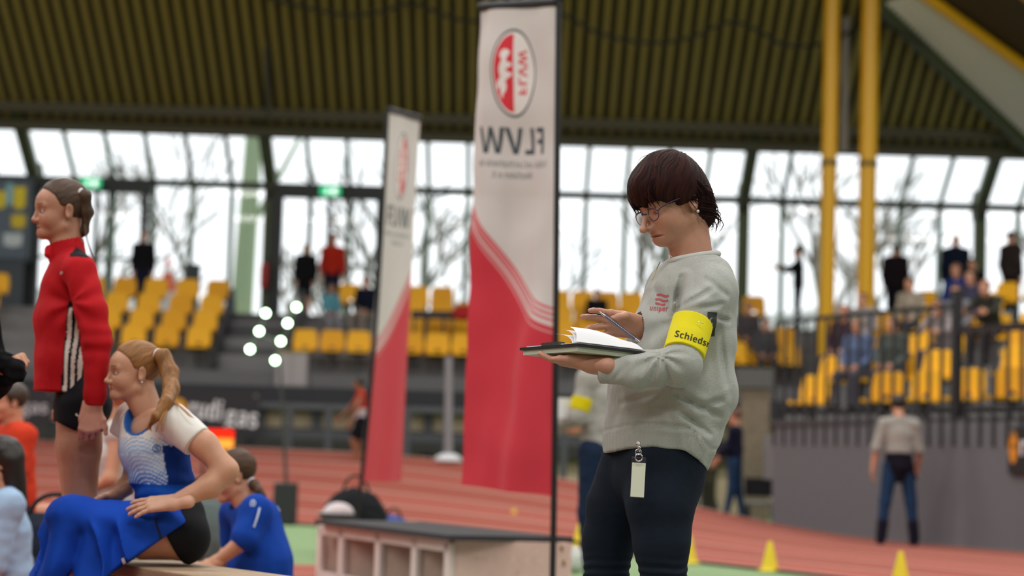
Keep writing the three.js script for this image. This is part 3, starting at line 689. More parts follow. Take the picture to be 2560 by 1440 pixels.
function official() {
  const D = 5.68, base = at(1600, 1440, D); base.y = 0;
  const W = (px, py, z = 0) => at(px, py, D - z).sub(base);
  const g = thing('person', 'woman in a grey sweatshirt with yellow armband writing on a clipboard', 'person', base);
  const f = V(-0.85, 0, 0.52).normalize(), l = V(0, 1, 0).cross(f).normalize();
  const skinC = lin(0xb8846e), S = skinC;
  // ---- head and neck
  const F = headFrame(-63, 22, 4);
  const Hd = { o: W(1683, 506, 0.02), F, s: 0.99, skin: skinC, lips: lin(0xa86a5f), brows: lin(0x3a2420), face: { chin: -0.016, jaw: -0.008, nose: 0.009, drop: 0.006, open: 0.003, lookDown: 0.003, full: 0.97 } };
  const neckB = W(1736, 672, 0.0);
  const headGeo = headSkin(Hd, neckB, 0.049, 0.0028);
  // ---- hands
  const wL = W(1484, 912, 0.2), hL = hand(wL, V(-1, 0.12, -0.85), V(0.05, -1, 0.1), 1, [[0.1, 0.15, 0.1, 0.1], [0.08, 0.12, 0.1, 0.03], [0.1, 0.14, 0.1, -0.03], [0.15, 0.2, 0.1, -0.1]], { s: 0.95, thumb: { pts: [V(0.022, -0.006, 0.024), V(0.052, -0.006, 0.042), V(0.078, -0.004, 0.046), V(0.1, -0.002, 0.046)] } });
  const wR = W(1598, 818, 0.02), dirR = V(-1, 0.1, 0.1);
  const hR = hand(wR, dirR, V(0.1, 0.35, -0.93), -1, [[0.15, 0.4, 0.3, 0.12], [0.1, 0.25, 0.15, 0.06], [0.3, 0.3, 0.2, -0.08], [0.45, 0.5, 0.3, -0.2]], { s: 0.92, thumb: { pts: [V(0.02, -0.008, 0.022), V(0.045, -0.022, 0.034), V(0.068, -0.03, 0.03), V(0.088, -0.032, 0.022)] } });
  // ---- body under the clothes
  const shL = W(1772, 726, 0.13), shR = W(1676, 722, -0.13), elL = W(1702, 912, 0.24), elR = W(1652, 900, -0.16);
  const hipL = W(1660, 1160, 0.07), hipR = W(1590, 1160, -0.08), knL = W(1661, 1475, 0.1), knR = W(1513, 1475, -0.08), anL = W(1690, 1850, 0.05), anR = W(1560, 1840, -0.12);
  const bodyF = union([limb(W(1738, 745), W(1704, 860), 0.065, 0.08, [l, 1.3]), limb(W(1704, 860), W(1645, 1110), 0.08, 0.085, [l, 1.3]), limb(shL, elL, 0.04, 0.036), limb(elL, wL, 0.034, 0.026), limb(shR, elR, 0.04, 0.036), limb(elR, wR, 0.034, 0.026), limb(hipL, W(1651, 1300, 0.095), 0.07, 0.06), limb(W(1651, 1300, 0.095), knL, 0.06, 0.04), limb(knL, anL, 0.045, 0.032), limb(W(1598, 1165, -0.06), W(1540, 1280, -0.08), 0.07, 0.055), limb(W(1540, 1280, -0.08), knR, 0.055, 0.04), limb(knR, anR, 0.045, 0.032), limb(neckB, W(1738, 745), 0.045, 0.05)], 0.02);
  part('body', joinSkins([headGeo, skin(hL, 0.0026, { color: skinTone(S) }), skin(hR, 0.0026, { color: skinTone(S) }), skin(bodyF, 0.014, { color: skinTone(S) })]), mSkinV, g);
  eyes(Hd, g, 0x33261c);
  // ---- sweatshirt
  const sq = [l, 1.42];
  const torso = union([
    limb(W(1736, 722), W(1704, 850), 0.088, 0.108, sq), limb(W(1704, 850), W(1672, 985), 0.104, 0.12, sq), limb(W(1672, 985), W(1644, 1110), 0.12, 0.106, sq), limb(W(1644, 1110), W(1636, 1180), 0.106, 0.106, sq),
    limb(W(1738, 692), W(1734, 730), 0.05, 0.08, [l, 1.3]),
    limb(shL, shR, 0.056, 0.048), blob(W(1740, 985, 0.02), [0.055, 0.06, 0.11], f, V(0, 1, 0), l),
  ], 0.07);
  const mid = shL.clone().lerp(elL, 0.45);
  const sleeveL = union([limb(shL, W(1742, 790, 0.185), 0.06, 0.046), limb(W(1742, 790, 0.185), W(1712, 880, 0.23), 0.044, 0.044), limb(W(1712, 880, 0.23), elL, 0.044, 0.048), limb(elL, W(1590, 925, 0.225), 0.05, 0.044), limb(W(1590, 925, 0.225), W(1506, 926, 0.205), 0.044, 0.036)], 0.02);
  const sleeveR = union([limb(shR, elR, 0.058, 0.05), limb(elR, W(1618, 838, 0.0), 0.048, 0.036)], 0.02);
  const puff = union([limb(W(1768, 752, 0.15), W(1750, 774, 0.175), 0.056, 0.054)], 0.01);
  const bandA = W(1732, 804, 0.19), bandB = W(1710, 884, 0.232), bdir = bandB.clone().sub(bandA).normalize(), bandL = bandA.distanceTo(bandB);
  const hemPts = [W(1480, 1140), W(1508, 1136), W(1560, 1124), W(1620, 1119), W(1700, 1127), W(1735, 1150), W(1765, 1182)], lowP = W(1676, 1060), cuffL = W(1492, 927, 0.2), cuffR = W(1606, 836, 0.0), neckP = W(1733, 640, 0), waistTop = W(1640, 1085).y;
  const hemY = (x) => { const t = x, pts = hemPts; for (let i = 0; i + 1 < pts.length; i++) if (t < pts[i + 1].x || i === pts.length - 2) { const k = clamp((t - pts[i].x) / (pts[i + 1].x - pts[i].x), 0, 1); return lerp(pts[i].y, pts[i + 1].y, k); } };
  // folds: creases fan out from the elbow, the arm pit and the belly
  const armpit = W(1690, 800, 0.12), elbowIn = W(1648, 888, 0.24);
  const creases = [[1706, 690, 1690, 790, 9, 0.02], [1694, 776, 1772, 728, 8, 0.014], [1700, 792, 1800, 762, 7, 0.013], [1735, 792, 1822, 800, 7, 0.012], [1760, 700, 1812, 740, 9, 0.01],
    [1690, 985, 1800, 1040, 10, 0.016], [1700, 1030, 1775, 1085, 9, 0.013], [1745, 1020, 1805, 1000, 9, 0.012], [1560, 1005, 1640, 985, 9, 0.008], [1600, 1060, 1720, 1072, 7, 0.007],
    [1655, 892, 1668, 960, 5, 0.009], [1638, 893, 1628, 950, 5, 0.009], [1618, 900, 1600, 945, 5, 0.008], [1560, 915, 1530, 955, 6, 0.006], [1640, 700, 1668, 770, 10, 0.01], [1800, 820, 1816, 960, 9, 0.01]].map(([a, b, c, e, w, q]) => { const p = W(a, b, 0.16), r = W(c, e, 0.16); return [p.x, p.y, r.x, r.y, w / 960, q]; });
  const folds = (x, y, z) => {
    let d = 0.007 * noise(x * 9, y * 7, z * 9) + 0.0035 * noise(x * 24, y * 14, z * 24);
    const a = Math.atan2(y - elbowIn.y, x - elbowIn.x), ra = Math.hypot(x - elbowIn.x, y - elbowIn.y, z - elbowIn.z);
    d += 0.0042 * sstep(0.02, -0.01, (x - bandB.x) * -bdir.x * 0 + (y - bandB.y) + 0.0) * Math.sin(a * 9 + 3 * noise(x * 8, y * 8, z * 8)) * Math.exp(-((ra - 0.055) ** 2) / 0.0012);
    const b = Math.atan2(y - armpit.y, x - armpit.x), rb = Math.hypot(x - armpit.x, y - armpit.y, z - armpit.z);
    d += 0.005 * Math.sin(b * 6 + 2 * noise(x * 6, y * 6, z * 6)) * Math.exp(-((rb - 0.09) ** 2) / 0.003);
    const low = lowP; d += 0.0035 * Math.sin((y - low.y) * 55 + 4 * noise(x * 5, y * 3, z * 5)) * sstep(-0.05, 0.08, x - low.x) * Math.exp(-((y - low.y) ** 2) / 0.01);
    // pressed creases of the cloth on her near side
    if (z > 0.03) for (const [ax, ay, bx, by, w, e] of creases) { const ux = bx - ax, uy = by - ay; let t = ((x - ax) * ux + (y - ay) * uy) / (ux * ux + uy * uy); t = t < 0 ? 0 : t > 1 ? 1 : t; const qx = x - ax - t * ux, qy = y - ay - t * uy, s = (qx * qx + qy * qy) / (w * w); if (s < 9) d += e * Math.exp(-s) * (0.35 + 0.65 * Math.sin(Math.PI * (0.15 + 0.7 * t))) - 0.5 * e * Math.exp(-s / 4); }
    // the armband holds the sleeve flat
    const bs = (x - bandA.x) * bdir.x + (y - bandA.y) * bdir.y + (z - bandA.z) * bdir.z, rx = x - bandA.x - bs * bdir.x, ry = y - bandA.y - bs * bdir.y, rz = z - bandA.z - bs * bdir.z;
    const hold = sstep(-0.03, -0.004, bs) * sstep(bandL + 0.022, bandL, bs) * sstep(0.1, 0.07, Math.hypot(rx, ry, rz));
    return d * (1 - hold) + 0.004 * hold;
  };
  const armCut = (x, y, z) => { // cuff ends
    const pL = cuffL, dx = x - pL.x; if (Math.hypot(x - pL.x, y - pL.y, z - pL.z) < 0.1 && z > pL.z - 0.07) return -dx * 0.96 - (y - pL.y) * 0.2;
    const pR = cuffR; if (Math.hypot(x - pR.x, y - pR.y, z - pR.z) < 0.055) return -(x - pR.x) + 0.2 * (y - pR.y);
    return -1;
  };
  const collar = (x, y, z) => { // neck opening
    const c = W(1742, 618, 0.0), n = V(-0.42, 1, 0.12).normalize(), t = (x - c.x) * n.x + (y - c.y) * n.y + (z - c.z) * n.z; const p = W(1736, 640, 0);
    const px = x - p.x - n.x * 0, pz = z - p.z; const rad = Math.hypot(px - n.x * t * 0, pz); return t > -0.028 ? 0.064 - rad : -1;
  };
  let all = union([torso, sleeveL, sleeveR, puff], 0.022);
  let sw = cut(warp(all, folds), (x, y, z) => Math.max(hemY(x) - y, armCut(x, y, z)), 0.004);
  sw = cut(sw, (x, y, z) => { const p = neckP, d = Math.hypot((x - p.x) * 0.95, (z - p.z) * 0.95), h = y - p.y - 0.2 * (x - p.x); return h > -0.045 ? 0.06 - d : -1; }, 0.006);
  // ribbed cuffs and waist band: seam lines pressed into the cloth
  const cuffX = W(1514, 927, 0.2).x, sweatC = lin(0xb6b7b2);
  const swF = warp(sw, (x, y, z) => {
    const h = y - hemY(x); let d = 0.0022 * Math.exp(-((h - 0.062) ** 2) / 0.000012) ;
    if (h < 0.06) d += 0.0008 * Math.sin(Math.atan2(x - 0.05, z) * 160);
    if (z > 0.13 && x < cuffX + 0.1 && y > -1) d += 0.002 * Math.exp(-((x - cuffX - 0.005) ** 2) / 0.000012);
    return d;
  });
  part('sweatshirt', skin(swF, 0.0056, { color: flat(sweatC, 0.03, 40) }), mSweat, g);
  // collar ring
  {
    const pts = []; for (let i = 0; i < 28; i++) { const a = i / 28 * Math.PI * 2, p = W(1733, 640, 0); let x = p.x + Math.cos(a) * 0.065, z = p.z + Math.sin(a) * 0.065, y = p.y + 0.2 * Math.cos(a) * 0.065 - 0.006; pts.push(V(x, y, z)); }
    part('collar', tube(pts, 0.0085, 84, 8, true), M(0xbdbebb, 1), g);
  }
  // ---- trousers
  const legs = union([
    limb(W(1648, 1130, 0.0), W(1640, 1190, 0.0), 0.112, 0.112, [l, 1.32]),
    limb(W(1662, 1165, 0.065), W(1650, 1262, 0.09), 0.098, 0.083), limb(W(1650, 1262, 0.09), W(1654, 1355, 0.1), 0.083, 0.068), limb(W(1654, 1355, 0.1), knL, 0.068, 0.055), limb(knL, W(1690, 1640, 0.06), 0.056, 0.056), limb(W(1690, 1640, 0.06), anL, 0.056, 0.042),
  ], 0.03);
  const legR = union([limb(W(1592, 1165, -0.07), W(1545, 1262, -0.08), 0.1, 0.08), limb(W(1545, 1262, -0.08), W(1522, 1345, -0.085), 0.08, 0.067), limb(W(1522, 1345, -0.085), knR, 0.067, 0.056), limb(knR, W(1545, 1640, -0.12), 0.056, 0.055), limb(W(1545, 1640, -0.12), anR, 0.055, 0.042)], 0.02);
  const jf = warp(union([legs, legR], 0.012), (x, y, z) => { const k = knL.y + 0.03; return 0.0016 * noise(x * 14, y * 18, z * 14) + 0.003 * Math.sin((y - k) * 260 + 3 * noise(x * 10, y * 6, z * 10)) * Math.exp(-((y - k) ** 2) / 0.0016); });
  part('jeans', skin(cut(jf, (x, y, z) => y - waistTop, 0.01), 0.0062, { color: flat(lin(0x161e2a), 0.12, 70) }), new THREE.MeshPhysicalMaterial({ color: 0xffffff, vertexColors: true, roughness: 0.85, specularIntensity: 0.3, bumpMap: mSweat.bumpMap, bumpScale: 0.0003 }), g);
  for (const [an, t] of [[anL, 1], [anR, 1]]) {
    const c = an.clone(); c.y = 0.045;
    part('shoe', skin(cut(union([limb(c, c.clone().add(V(-0.15, -0.01, 0.07)), 0.042, 0.036), limb(an, c, 0.045, 0.045)], 0.02), (x, y, z) => 0.002 - y, 0.004), 0.01, { color: flat([0.03, 0.03, 0.035]) }), mCloth, g);
  }
  // ---- armband with lettering
  const armF = (x, y, z) => all(x, y, z) + folds(x, y, z) * 0.15;
  const band = warp(union([limb(bandA.clone().addScaledVector(bdir, -0.03), bandB.clone().addScaledVector(bdir, 0.03), 0.0525, 0.0525)], 0.005), (x, y, z) => 0.0012 * noise(x * 30, y * 30, z * 30));
  const bandF = cut(band, (x, y, z) => { const s = (x - bandA.x) * bdir.x + (y - bandA.y) * bdir.y + (z - bandA.z) * bdir.z, L = bandA.distanceTo(bandB); return Math.max(-s, s - L); }, 0.002);
  const bandM = part('armband', skin(withBox(bandF, band.box), 0.003, { color: flat(lin(0xe9d91f), 0.03) }), mVC(0.6), g);
  {
    const tx = canvasTex(512, 128, (c, w, h) => { c.clearRect(0, 0, w, h); c.fillStyle = '#2c2a12'; c.font = 'bold 92px sans-serif'; c.textBaseline = 'middle'; c.fillText('Schiedsrichter', 4, 66, 800); });
    const U = V(0.965, -0.262, 0).normalize(), o = W(1742, 842, 0.34), mm = new THREE.MeshStandardMaterial({ map: tx, transparent: true, roughness: 0.7 });
    part('band_lettering', patch(bandF, o.addScaledVector(U, 0.014), U, V(0.262, 0.965, 0), 0.13, 0.0325, V(0, 0, -1), 40, 8, 0.0008), mm, bandM);
    const pin = W(1752, 805, 0.255); part('safety_pin', tube([pin.clone().add(V(-0.008, 0.001, 0)), pin.clone().add(V(0, -0.002, 0.003)), pin.clone().add(V(0.008, -0.004, 0))], 0.0009, 12, 6), M(0xc9c9c9, 0.25, { metalness: 1 }), bandM);
  }
  // dark print on the back of the sleeve
  {
    const tx = canvasTex(128, 256, (c, w, h) => { c.fillStyle = '#3b3d3a'; c.fillRect(0, 0, w, h); c.fillStyle = '#8d8f89'; c.beginPath(); c.ellipse(50, 110, 32, 48, 0.2, 0, 7); c.fill(); c.fillStyle = '#3b3d3a'; c.beginPath(); c.ellipse(70, 96, 22, 26, 0, 0, 7); c.fill(); });
    part('sleeve_badge', patch(sw, W(1790, 802, 0.32), V(1, 0, 0), V(0, 1, 0), 0.026, 0.056, V(0, 0, -1), 10, 16, 0.0012), new THREE.MeshStandardMaterial({ map: tx, roughness: 0.95 }), g);
  }
  // red print on the chest
  {
    const tx = canvasTex(512, 384, (c, w, h) => {
      c.clearRect(0, 0, w, h); c.strokeStyle = c.fillStyle = '#b8545c'; c.lineWidth = 34;
      c.beginPath(); c.moveTo(190, 60); c.bezierCurveTo(300, 20, 330, 130, 420, 70); c.stroke();
      c.beginPath(); c.moveTo(170, 135); c.bezierCurveTo(280, 95, 320, 205, 420, 150); c.stroke();
      c.beginPath(); c.moveTo(180, 205); c.bezierCurveTo(260, 180, 310, 250, 380, 215); c.stroke();
      c.font = 'bold 120px sans-serif'; c.fillText('uniper', 70, 330);
    });
    const o = W(1671, 732, 0.4), U = V(0.9, -0.08, 0.42).normalize(), Y = V(0.12, 0.99, 0);
    part('chest_print', patch(sw, o, V(0.95, -0.1, 0), Y, 0.062, 0.06, V(0, 0, -1), 24, 24, 0.001), new THREE.MeshStandardMaterial({ map: tx, transparent: true, roughness: 0.95 }), g);
  }
  // small pin on the chest
  { const p = W(1637, 686, 0.11); part('chain_end', tube([W(1650, 655, 0.06), W(1642, 672, 0.085), W(1634, 692, 0.1), W(1630, 700, 0.105)], 0.0013, 16, 6), M(0x8d8468, 0.35, { metalness: 0.8 }), g); }
  // ---- hair: short, layered, with a fringe and feathered tips at the nape
  const capL = (a, b, c) => {
    const az = Math.abs(c);
    let d = (Math.hypot((a + 0.003) / 0.1, (b - 0.036) / 0.107, c / 0.09) - 1) * 0.1;
    d = smin(d, (Math.hypot((a - 0.045) / 0.066, (b - 0.048) / 0.07, c / 0.078) - 1) * 0.068, 0.02);     // fringe volume
    d = smin(d, (Math.hypot((a + 0.062) / 0.046, (b + 0.02) / 0.08, c / 0.068) - 1) * 0.046, 0.025);   // back
    // face opening: below the fringe and in front of the ear
    const side = az > 0.045 ? 1 : 0;
    const fringe = 0.022 + 0.016 * noise(c * 70, 3, 1) + 0.008 * noise(c * 190, 5, 1) + (az > 0.04 ? -0.35 * (az - 0.04) : 0);
    const tempX = 0.026 - 0.25 * (b - 0.02);
    const open = Math.min(fringe - b, a - tempX);            // > 0 inside the opening
    d = smax(d, open, 0.008);
    const earFree = Math.min(-0.012 - b, a + 0.028); d = smax(d, earFree, 0.01);
    const nape = -0.105 - b + 0.25 * (a + 0.06); d = smax(d, nape, 0.01);
    return d;
  };
  const capW = placed(withBox(capL, [-0.15, -0.13, -0.12, 0.14, 0.16, 0.12]), Hd.o, F, Hd.s);
  const hairC = [lin(0x0c0508), lin(0x3a1810)];
  const hair = part('hair', hairSkin(capW, Hd, 0.003, hairC, { pole: [-0.55, 0.85, 0.05], depth: 0.0042 }), MP(0xffffff, 0.6, { vertexColors: true, specularIntensity: 0.22 }), g);
  const hp = (x, y, z) => fromLocal(Hd.o, F, Hd.s, x, y, z), locks = [];
  for (let i = 0; i < 110; i++) {   // feathered tips at the back and nape
    const c = rr(-0.06, 0.075), b0 = rr(-0.085, 0.012), q = Math.sqrt(Math.max(0.05, 1 - (c / 0.1) ** 2)), a0 = -0.05 - 0.03 * q;
    locks.push([hp(a0 + 0.05, b0 + 0.03, c), hp(a0 - 0.004, b0, c * 1.05), hp(a0 - 0.004 - rr(0, 0.006), b0 - 0.014, c * 1.06), hp(a0 - rr(-0.014, 0.008), b0 - rr(0.016, 0.036), c * 1.08)]);
  }
  for (let i = 0; i < 36; i++) {    // sides over the ear
    const a0 = rr(-0.06, 0.015), s = i % 3 ? 1 : -1;
    locks.push([hp(a0 + 0.012, 0.04, s * 0.08), hp(a0, 0.022, s * 0.083), hp(a0 - 0.008, 0.002, s * 0.083), hp(a0 - 0.022 - rr(0, 0.01), rr(-0.04, -0.01), s * 0.08)]);
  }
  for (let i = 0; i < 80; i++) {    // fringe
    const c = rr(-0.068, 0.078), k = Math.sqrt(Math.max(0.1, 1 - (c / 0.1) ** 2));
    locks.push([hp(0.03 + 0.03 * k, 0.1 * k, c * 0.75), hp(0.052 + 0.03 * k, 0.08, c * 0.85), hp(0.066 + 0.032 * k, 0.05, c * 0.92), hp(0.06 + 0.03 * k, 0.014 + rr(-0.016, 0.012), c * 0.95)]);
  }
  for (let i = 0; i < 8; i++) {    // loose hairs on the crown
    const a = rr(-0.08, 0.05), c = rr(-0.04, 0.06); const y = 0.036 + 0.106 * Math.sqrt(Math.max(0.05, 1 - ((a + 0.003) / 0.1) ** 2 - (c / 0.09) ** 2));
    locks.push([hp(a - 0.03, y - 0.012, c), hp(a, y + 0.001, c), hp(a + 0.025, y + 0.001, c + 0.004), hp(a + 0.045, y - 0.012, c + 0.006)]);
  }
  part('hair_tips', [...strandTubes(locks.slice(0, 226), 0.003, 0.0005, 8, 4), ...strandTubes(locks.slice(226), 0.0008, 0.0004, 8, 4)], MP(0x1e0d0e, 0.7, { specularIntensity: 0.22 }), hair).userData.kind = 'stuff';
  // ---- glasses
  {
    const gl = new THREE.Group(); gl.name = 'glasses'; g.add(gl);
    const rim = (s) => { const pts = []; for (let i = 0; i < 22; i++) { const t = i / 22 * Math.PI * 2; pts.push(hp(0.095 - 0.006 * Math.abs(Math.cos(t)), -0.011 + Math.sin(t) * 0.0165, s * 0.034 + Math.cos(t) * 0.0245)); } return pts; };
    const mG = M(0x3a3448, 0.3, { metalness: 0.6 });
    part('rim', [tube(rim(1), 0.0011, 66, 6, true), tube(rim(-1), 0.0011, 66, 6, true)], mG, gl);
    part('bridge', tube([hp(0.094, -0.005, 0.0105), hp(0.103, -0.001, 0), hp(0.094, -0.005, -0.0105)], 0.0013, 12, 6), mG, gl);
    for (const s of [1, -1]) {
      part('temple', tube([hp(0.089, -0.005, s * 0.058), hp(0.078, 0.001, s * 0.068), hp(0.03, 0.006, s * 0.08), hp(-0.02, 0.0, s * 0.083)], 0.0016, 20, 6), mG, gl);
      const lens = new THREE.CircleGeometry(0.0195, 24); lens.scale(1.15, 0.82, 1);
      const m = new THREE.Matrix4().makeBasis(F.l, F.u, F.f).setPosition(hp(0.0925, -0.011, s * 0.034)); lens.applyMatrix4(m);
      part('lens', lens, mGlass, gl);
    }
  }
  part('earring', new THREE.SphereGeometry(0.0042, 10, 8).translate(...hp(-0.012, -0.042, 0.082).toArray()), M(0xd8cfc4, 0.2), g);
  { const pts = []; for (let i = 0; i <= 10; i++) { const t = i / 10; pts.push(W(lerp(1770, 1676, t), lerp(604, 640, t) + 26 * Math.sin(t * Math.PI), 0.02 + 0.048 * Math.sin(t * Math.PI))); } part('necklace', tube(pts, 0.0011, 40, 6), M(0xcfc3a0, 0.25, { metalness: 1 }), g); }
  // ---- badge hanging from the waist: clip, ring, card
  {
    const bd = new THREE.Group(); bd.name = 'badge'; g.add(bd); const mC = M(0xd9cfd4, 0.18, { metalness: 1 }), zc = 0.2;
    part('snap_hook', [tube([W(1597, 1104, zc), W(1593, 1112, zc), W(1599, 1120, zc), W(1597, 1130, zc)], 0.0035, 20, 8), new THREE.SphereGeometry(0.006, 10, 8).translate(...W(1597, 1110, zc).toArray())], mC, bd);
    const ring = (px, py, r) => { const pts = []; for (let i = 0; i < 14; i++) { const t = i / 14 * Math.PI * 2, p = W(px, py, zc); pts.push(p.add(V(Math.cos(t) * r, Math.sin(t) * r, 0))); } return tube(pts, 0.0018, 40, 6, true); };
    part('ring', [ring(1596, 1130, 0.007), ring(1597, 1144, 0.009)], mC, bd);
    const a = W(1595, 1198, zc - 0.008), q = new THREE.Group();
    const card = part('holder', box(0.036, 0.102, 0.004, 0, 0, 0, 0.0015), M(0x2a2430, 0.4), bd), paper = part('card', box(0.0345, 0.086, 0.0044, 0, 0, 0, 0.0012), M(0xdad9c8, 0.5), bd);
    for (const m of [card, paper]) { m.position.copy(a); m.rotation.z = -0.03; } paper.position.y -= 0.002; card.position.y += 0.004; card.position.x -= 0.0003; paper.position.z += 0.0005;
  }
  return { W, base, hL, hR, D };
}
const off = official();
// ---- clipboard, papers and pen, held in her hands
{
  const { W, base } = off;
  // near edge, left end and far edge corners of the board
  const A = W(1299, 876, 0.05), B = W(1443, 865, 0.26), C = W(1640, 889, 0.24), O = A.clone();
  const g = thing('clipboard', 'black clip folder with white papers held by the woman', 'clipboard', base.clone().add(B));
  const L = (p) => p.clone().sub(B);
  const U = C.clone().sub(B), Wd = A.clone().sub(B);                       // along the near edge, along the left edge
  const n = U.clone().cross(Wd).normalize(); if (n.y < 0) n.negate();
  const slab = (u0, u1, v0, v1, y0, y1) => {
    const P = (u, v, h) => V(0, 0, 0).addScaledVector(U, u).addScaledVector(Wd, v).addScaledVector(n, h), p = [P(u0, v0, y0), P(u1, v0, y0), P(u1, v1, y0), P(u0, v1, y0), P(u0, v0, y1), P(u1, v0, y1), P(u1, v1, y1), P(u0, v1, y1)];
    const q = [[0, 3, 2, 1], [4, 5, 6, 7], [0, 1, 5, 4], [1, 2, 6, 5], [2, 3, 7, 6], [3, 0, 4, 7]], pos = [];
    for (const [a, b, c, d] of q) for (const i of [a, b, c, a, c, d]) pos.push(p[i].x, p[i].y, p[i].z);
    const ge = new THREE.BufferGeometry(); ge.setAttribute('position', new THREE.Float32BufferAttribute(pos, 3)); ge.setAttribute('uv', new THREE.Float32BufferAttribute(new Float32Array(pos.length / 3 * 2), 2)); ge.computeVertexNormals(); return ge;
  };
  part('cover', slab(0, 1.0, 0, 1, 0, 0.007), M(0x17141c, 0.45), g);
  part('inner_panel', slab(0.03, 0.98, 0.03, 0.97, -0.012, 0), M(0xb9c0ae, 0.7), g);
  part('paper_stack', slab(0.05, 0.97, 0.05, 0.95, 0.007, 0.011), M(0xd8d6da, 0.7), g);
  part('metal_clip', slab(0.02, 0.1, 0.35, 0.65, 0.008, 0.016), M(0xb8b4b8, 0.25, { metalness: 1 }), g);
  // turned-up sheets: they rise from the right and curl at the left end
  const sheet = (h0, lift, v0, v1) => {
    const nu = 26, nv = 6, pos = [], ix = [];
    for (let i = 0; i <= nu; i++) for (let j = 0; j <= nv; j++) {
      const s = i / nu, v = lerp(v0, v1, j / nv);
      const u = lerp(0.86, 0.0, s) - 0.05 * j / nv * (1 - s), k = j / nv;
      const h = h0 + lift * lerp(0.45, 1, sstep(0, 0.9, s)) * Math.sin(k * Math.PI / 2) * (1 + 0.12 * Math.sin(s * 5));
      const bow = -0.05 * Math.sin(k * Math.PI) * sstep(0.75, 1, s);
      const p = V(0, 0, 0).addScaledVector(U, u - bow).addScaledVector(Wd, v).addScaledVector(n, h); pos.push(p.x, p.y, p.z);
      if (i < nu && j < nv) { const q = i * (nv + 1) + j; ix.push(q, q + nv + 1, q + 1, q + 1, q + nv + 1, q + nv + 2); }
    }
    const ge = new THREE.BufferGeometry(); ge.setAttribute('position', new THREE.Float32BufferAttribute(pos, 3)); ge.setAttribute('uv', new THREE.Float32BufferAttribute(new Float32Array(pos.length / 3 * 2), 2)); ge.setIndex(ix); ge.computeVertexNormals(); return ge;
  };
  const mPaper = MP(0xe9e8ee, 0.75);
  part('sheet', sheet(0.012, 0.046, 0.03, 0.22), mPaper, g);
  part('sheet', sheet(0.0105, 0.04, 0.06, 0.3), mPaper, g);
  part('sheet', sheet(0.0095, 0.03, 0.09, 0.4), mPaper, g);
  // pen
  const p0 = W(1499, 780, 0.1), p1 = W(1599, 855, 0.13), gp = thing('pen', 'silver ballpoint pen between the fingers of the woman', 'pen', base.clone().add(p0));
  const d = p1.clone().sub(p0), mS = M(0x6f6a78, 0.25, { metalness: 0.9 }), dn = d.clone().normalize(), Ln = d.length(), q = (t) => dn.clone().multiplyScalar(t * Ln);
  part('barrel', cyl(q(0.14), q(0.9), 0.0042, 0.0048, 12), mS, gp); part('cap', cyl(q(0), q(0.14), 0.0026, 0.004, 12), M(0xc0bcc4, 0.2, { metalness: 1 }), gp); part('tip', [cyl(q(0.9), q(1), 0.0052, 0.0046, 12)], M(0xd2d0d6, 0.15, { metalness: 1 }), gp);
  part('clip', bar(q(0.1).add(V(0.004, 0.005, 0)), q(0.42).add(V(0.004, 0.005, 0)), 0.002, 0.002), M(0xc0bcc4, 0.2, { metalness: 1 }), gp);
}
// ================================================================ THE YOUNG ATHLETES at the left
function slickHair(H, g, colour, tie, tailPts, tailR, wisps, cell = 0.0035) {
  // hair pulled back to the tie point; hairline runs from the forehead to the ear
  const capL = (a, b, c) => {
    let d = (Math.hypot((a + 0.017) / 0.102, (b - 0.037) / 0.09, c / 0.081) - 1) * 0.088;
    const line = a - 0.066 + 0.5 * Math.max(0, 0.08 - b) * sstep(0.0, 0.05, Math.abs(c)) + 3.2 * c * c;     // > 0 in front of the hairline
    d = smax(d, line, 0.008);
    d = smax(d, Math.min(0.012 - b, a + 0.03), 0.008);       // ear stays free
    d = smax(d, -0.062 - b + 0.3 * (a + 0.09), 0.01);        // nape
    return d;
  };
  const cap = placed(withBox(capL, [-0.14, -0.11, -0.11, 0.12, 0.15, 0.11]), H.o, H.F, H.s);
  const hair = part('hair', hairSkin(cap, H, cell, colour, { pole: tie, depth: 0.0024 }), MP(0xffffff, 0.5, { vertexColors: true, specularIntensity: 0.6 }), g);
  const tail = union(chain(tailPts, tailR), 0.015);
  const tf = warp(tail, (x, y, z) => -0.0022 * (noise(x * 70, y * 12, z * 70) + 0.5 * noise(x * 160, y * 20, z * 160)));
  part('ponytail', skin(tf, 0.0042, { color: (x, y, z) => { const k = clamp(0.5 + 0.5 * noise(x * 70, y * 16, z * 70), 0, 1); return [0, 1, 2].map((i) => lerp(colour[0][i], colour[1][i], k)); } }), MP(0xffffff, 0.5, { vertexColors: true, specularIntensity: 0.6 }), hair);
  const q = fromLocal(H.o, H.F, H.s, ...tie.map((v) => v * 1));
  part('hair_tie', new THREE.TorusGeometry(tailR[0] * 0.9, 0.0055, 8, 18).applyQuaternion(new THREE.Quaternion().setFromUnitVectors(V(0, 0, 1), tailPts[1].clone().sub(tailPts[0]).normalize())).translate(...tailPts[0].toArray()), M(0xe3dde4, 0.6), hair);
  if (wisps.length) part('loose_strands', strandTubes(wisps, 0.0022, 0.0007, 14, 4), new THREE.MeshStandardMaterial({ color: new THREE.Color(...colour[1]), roughness: 0.6 }), hair).userData.kind = 'stuff';
}
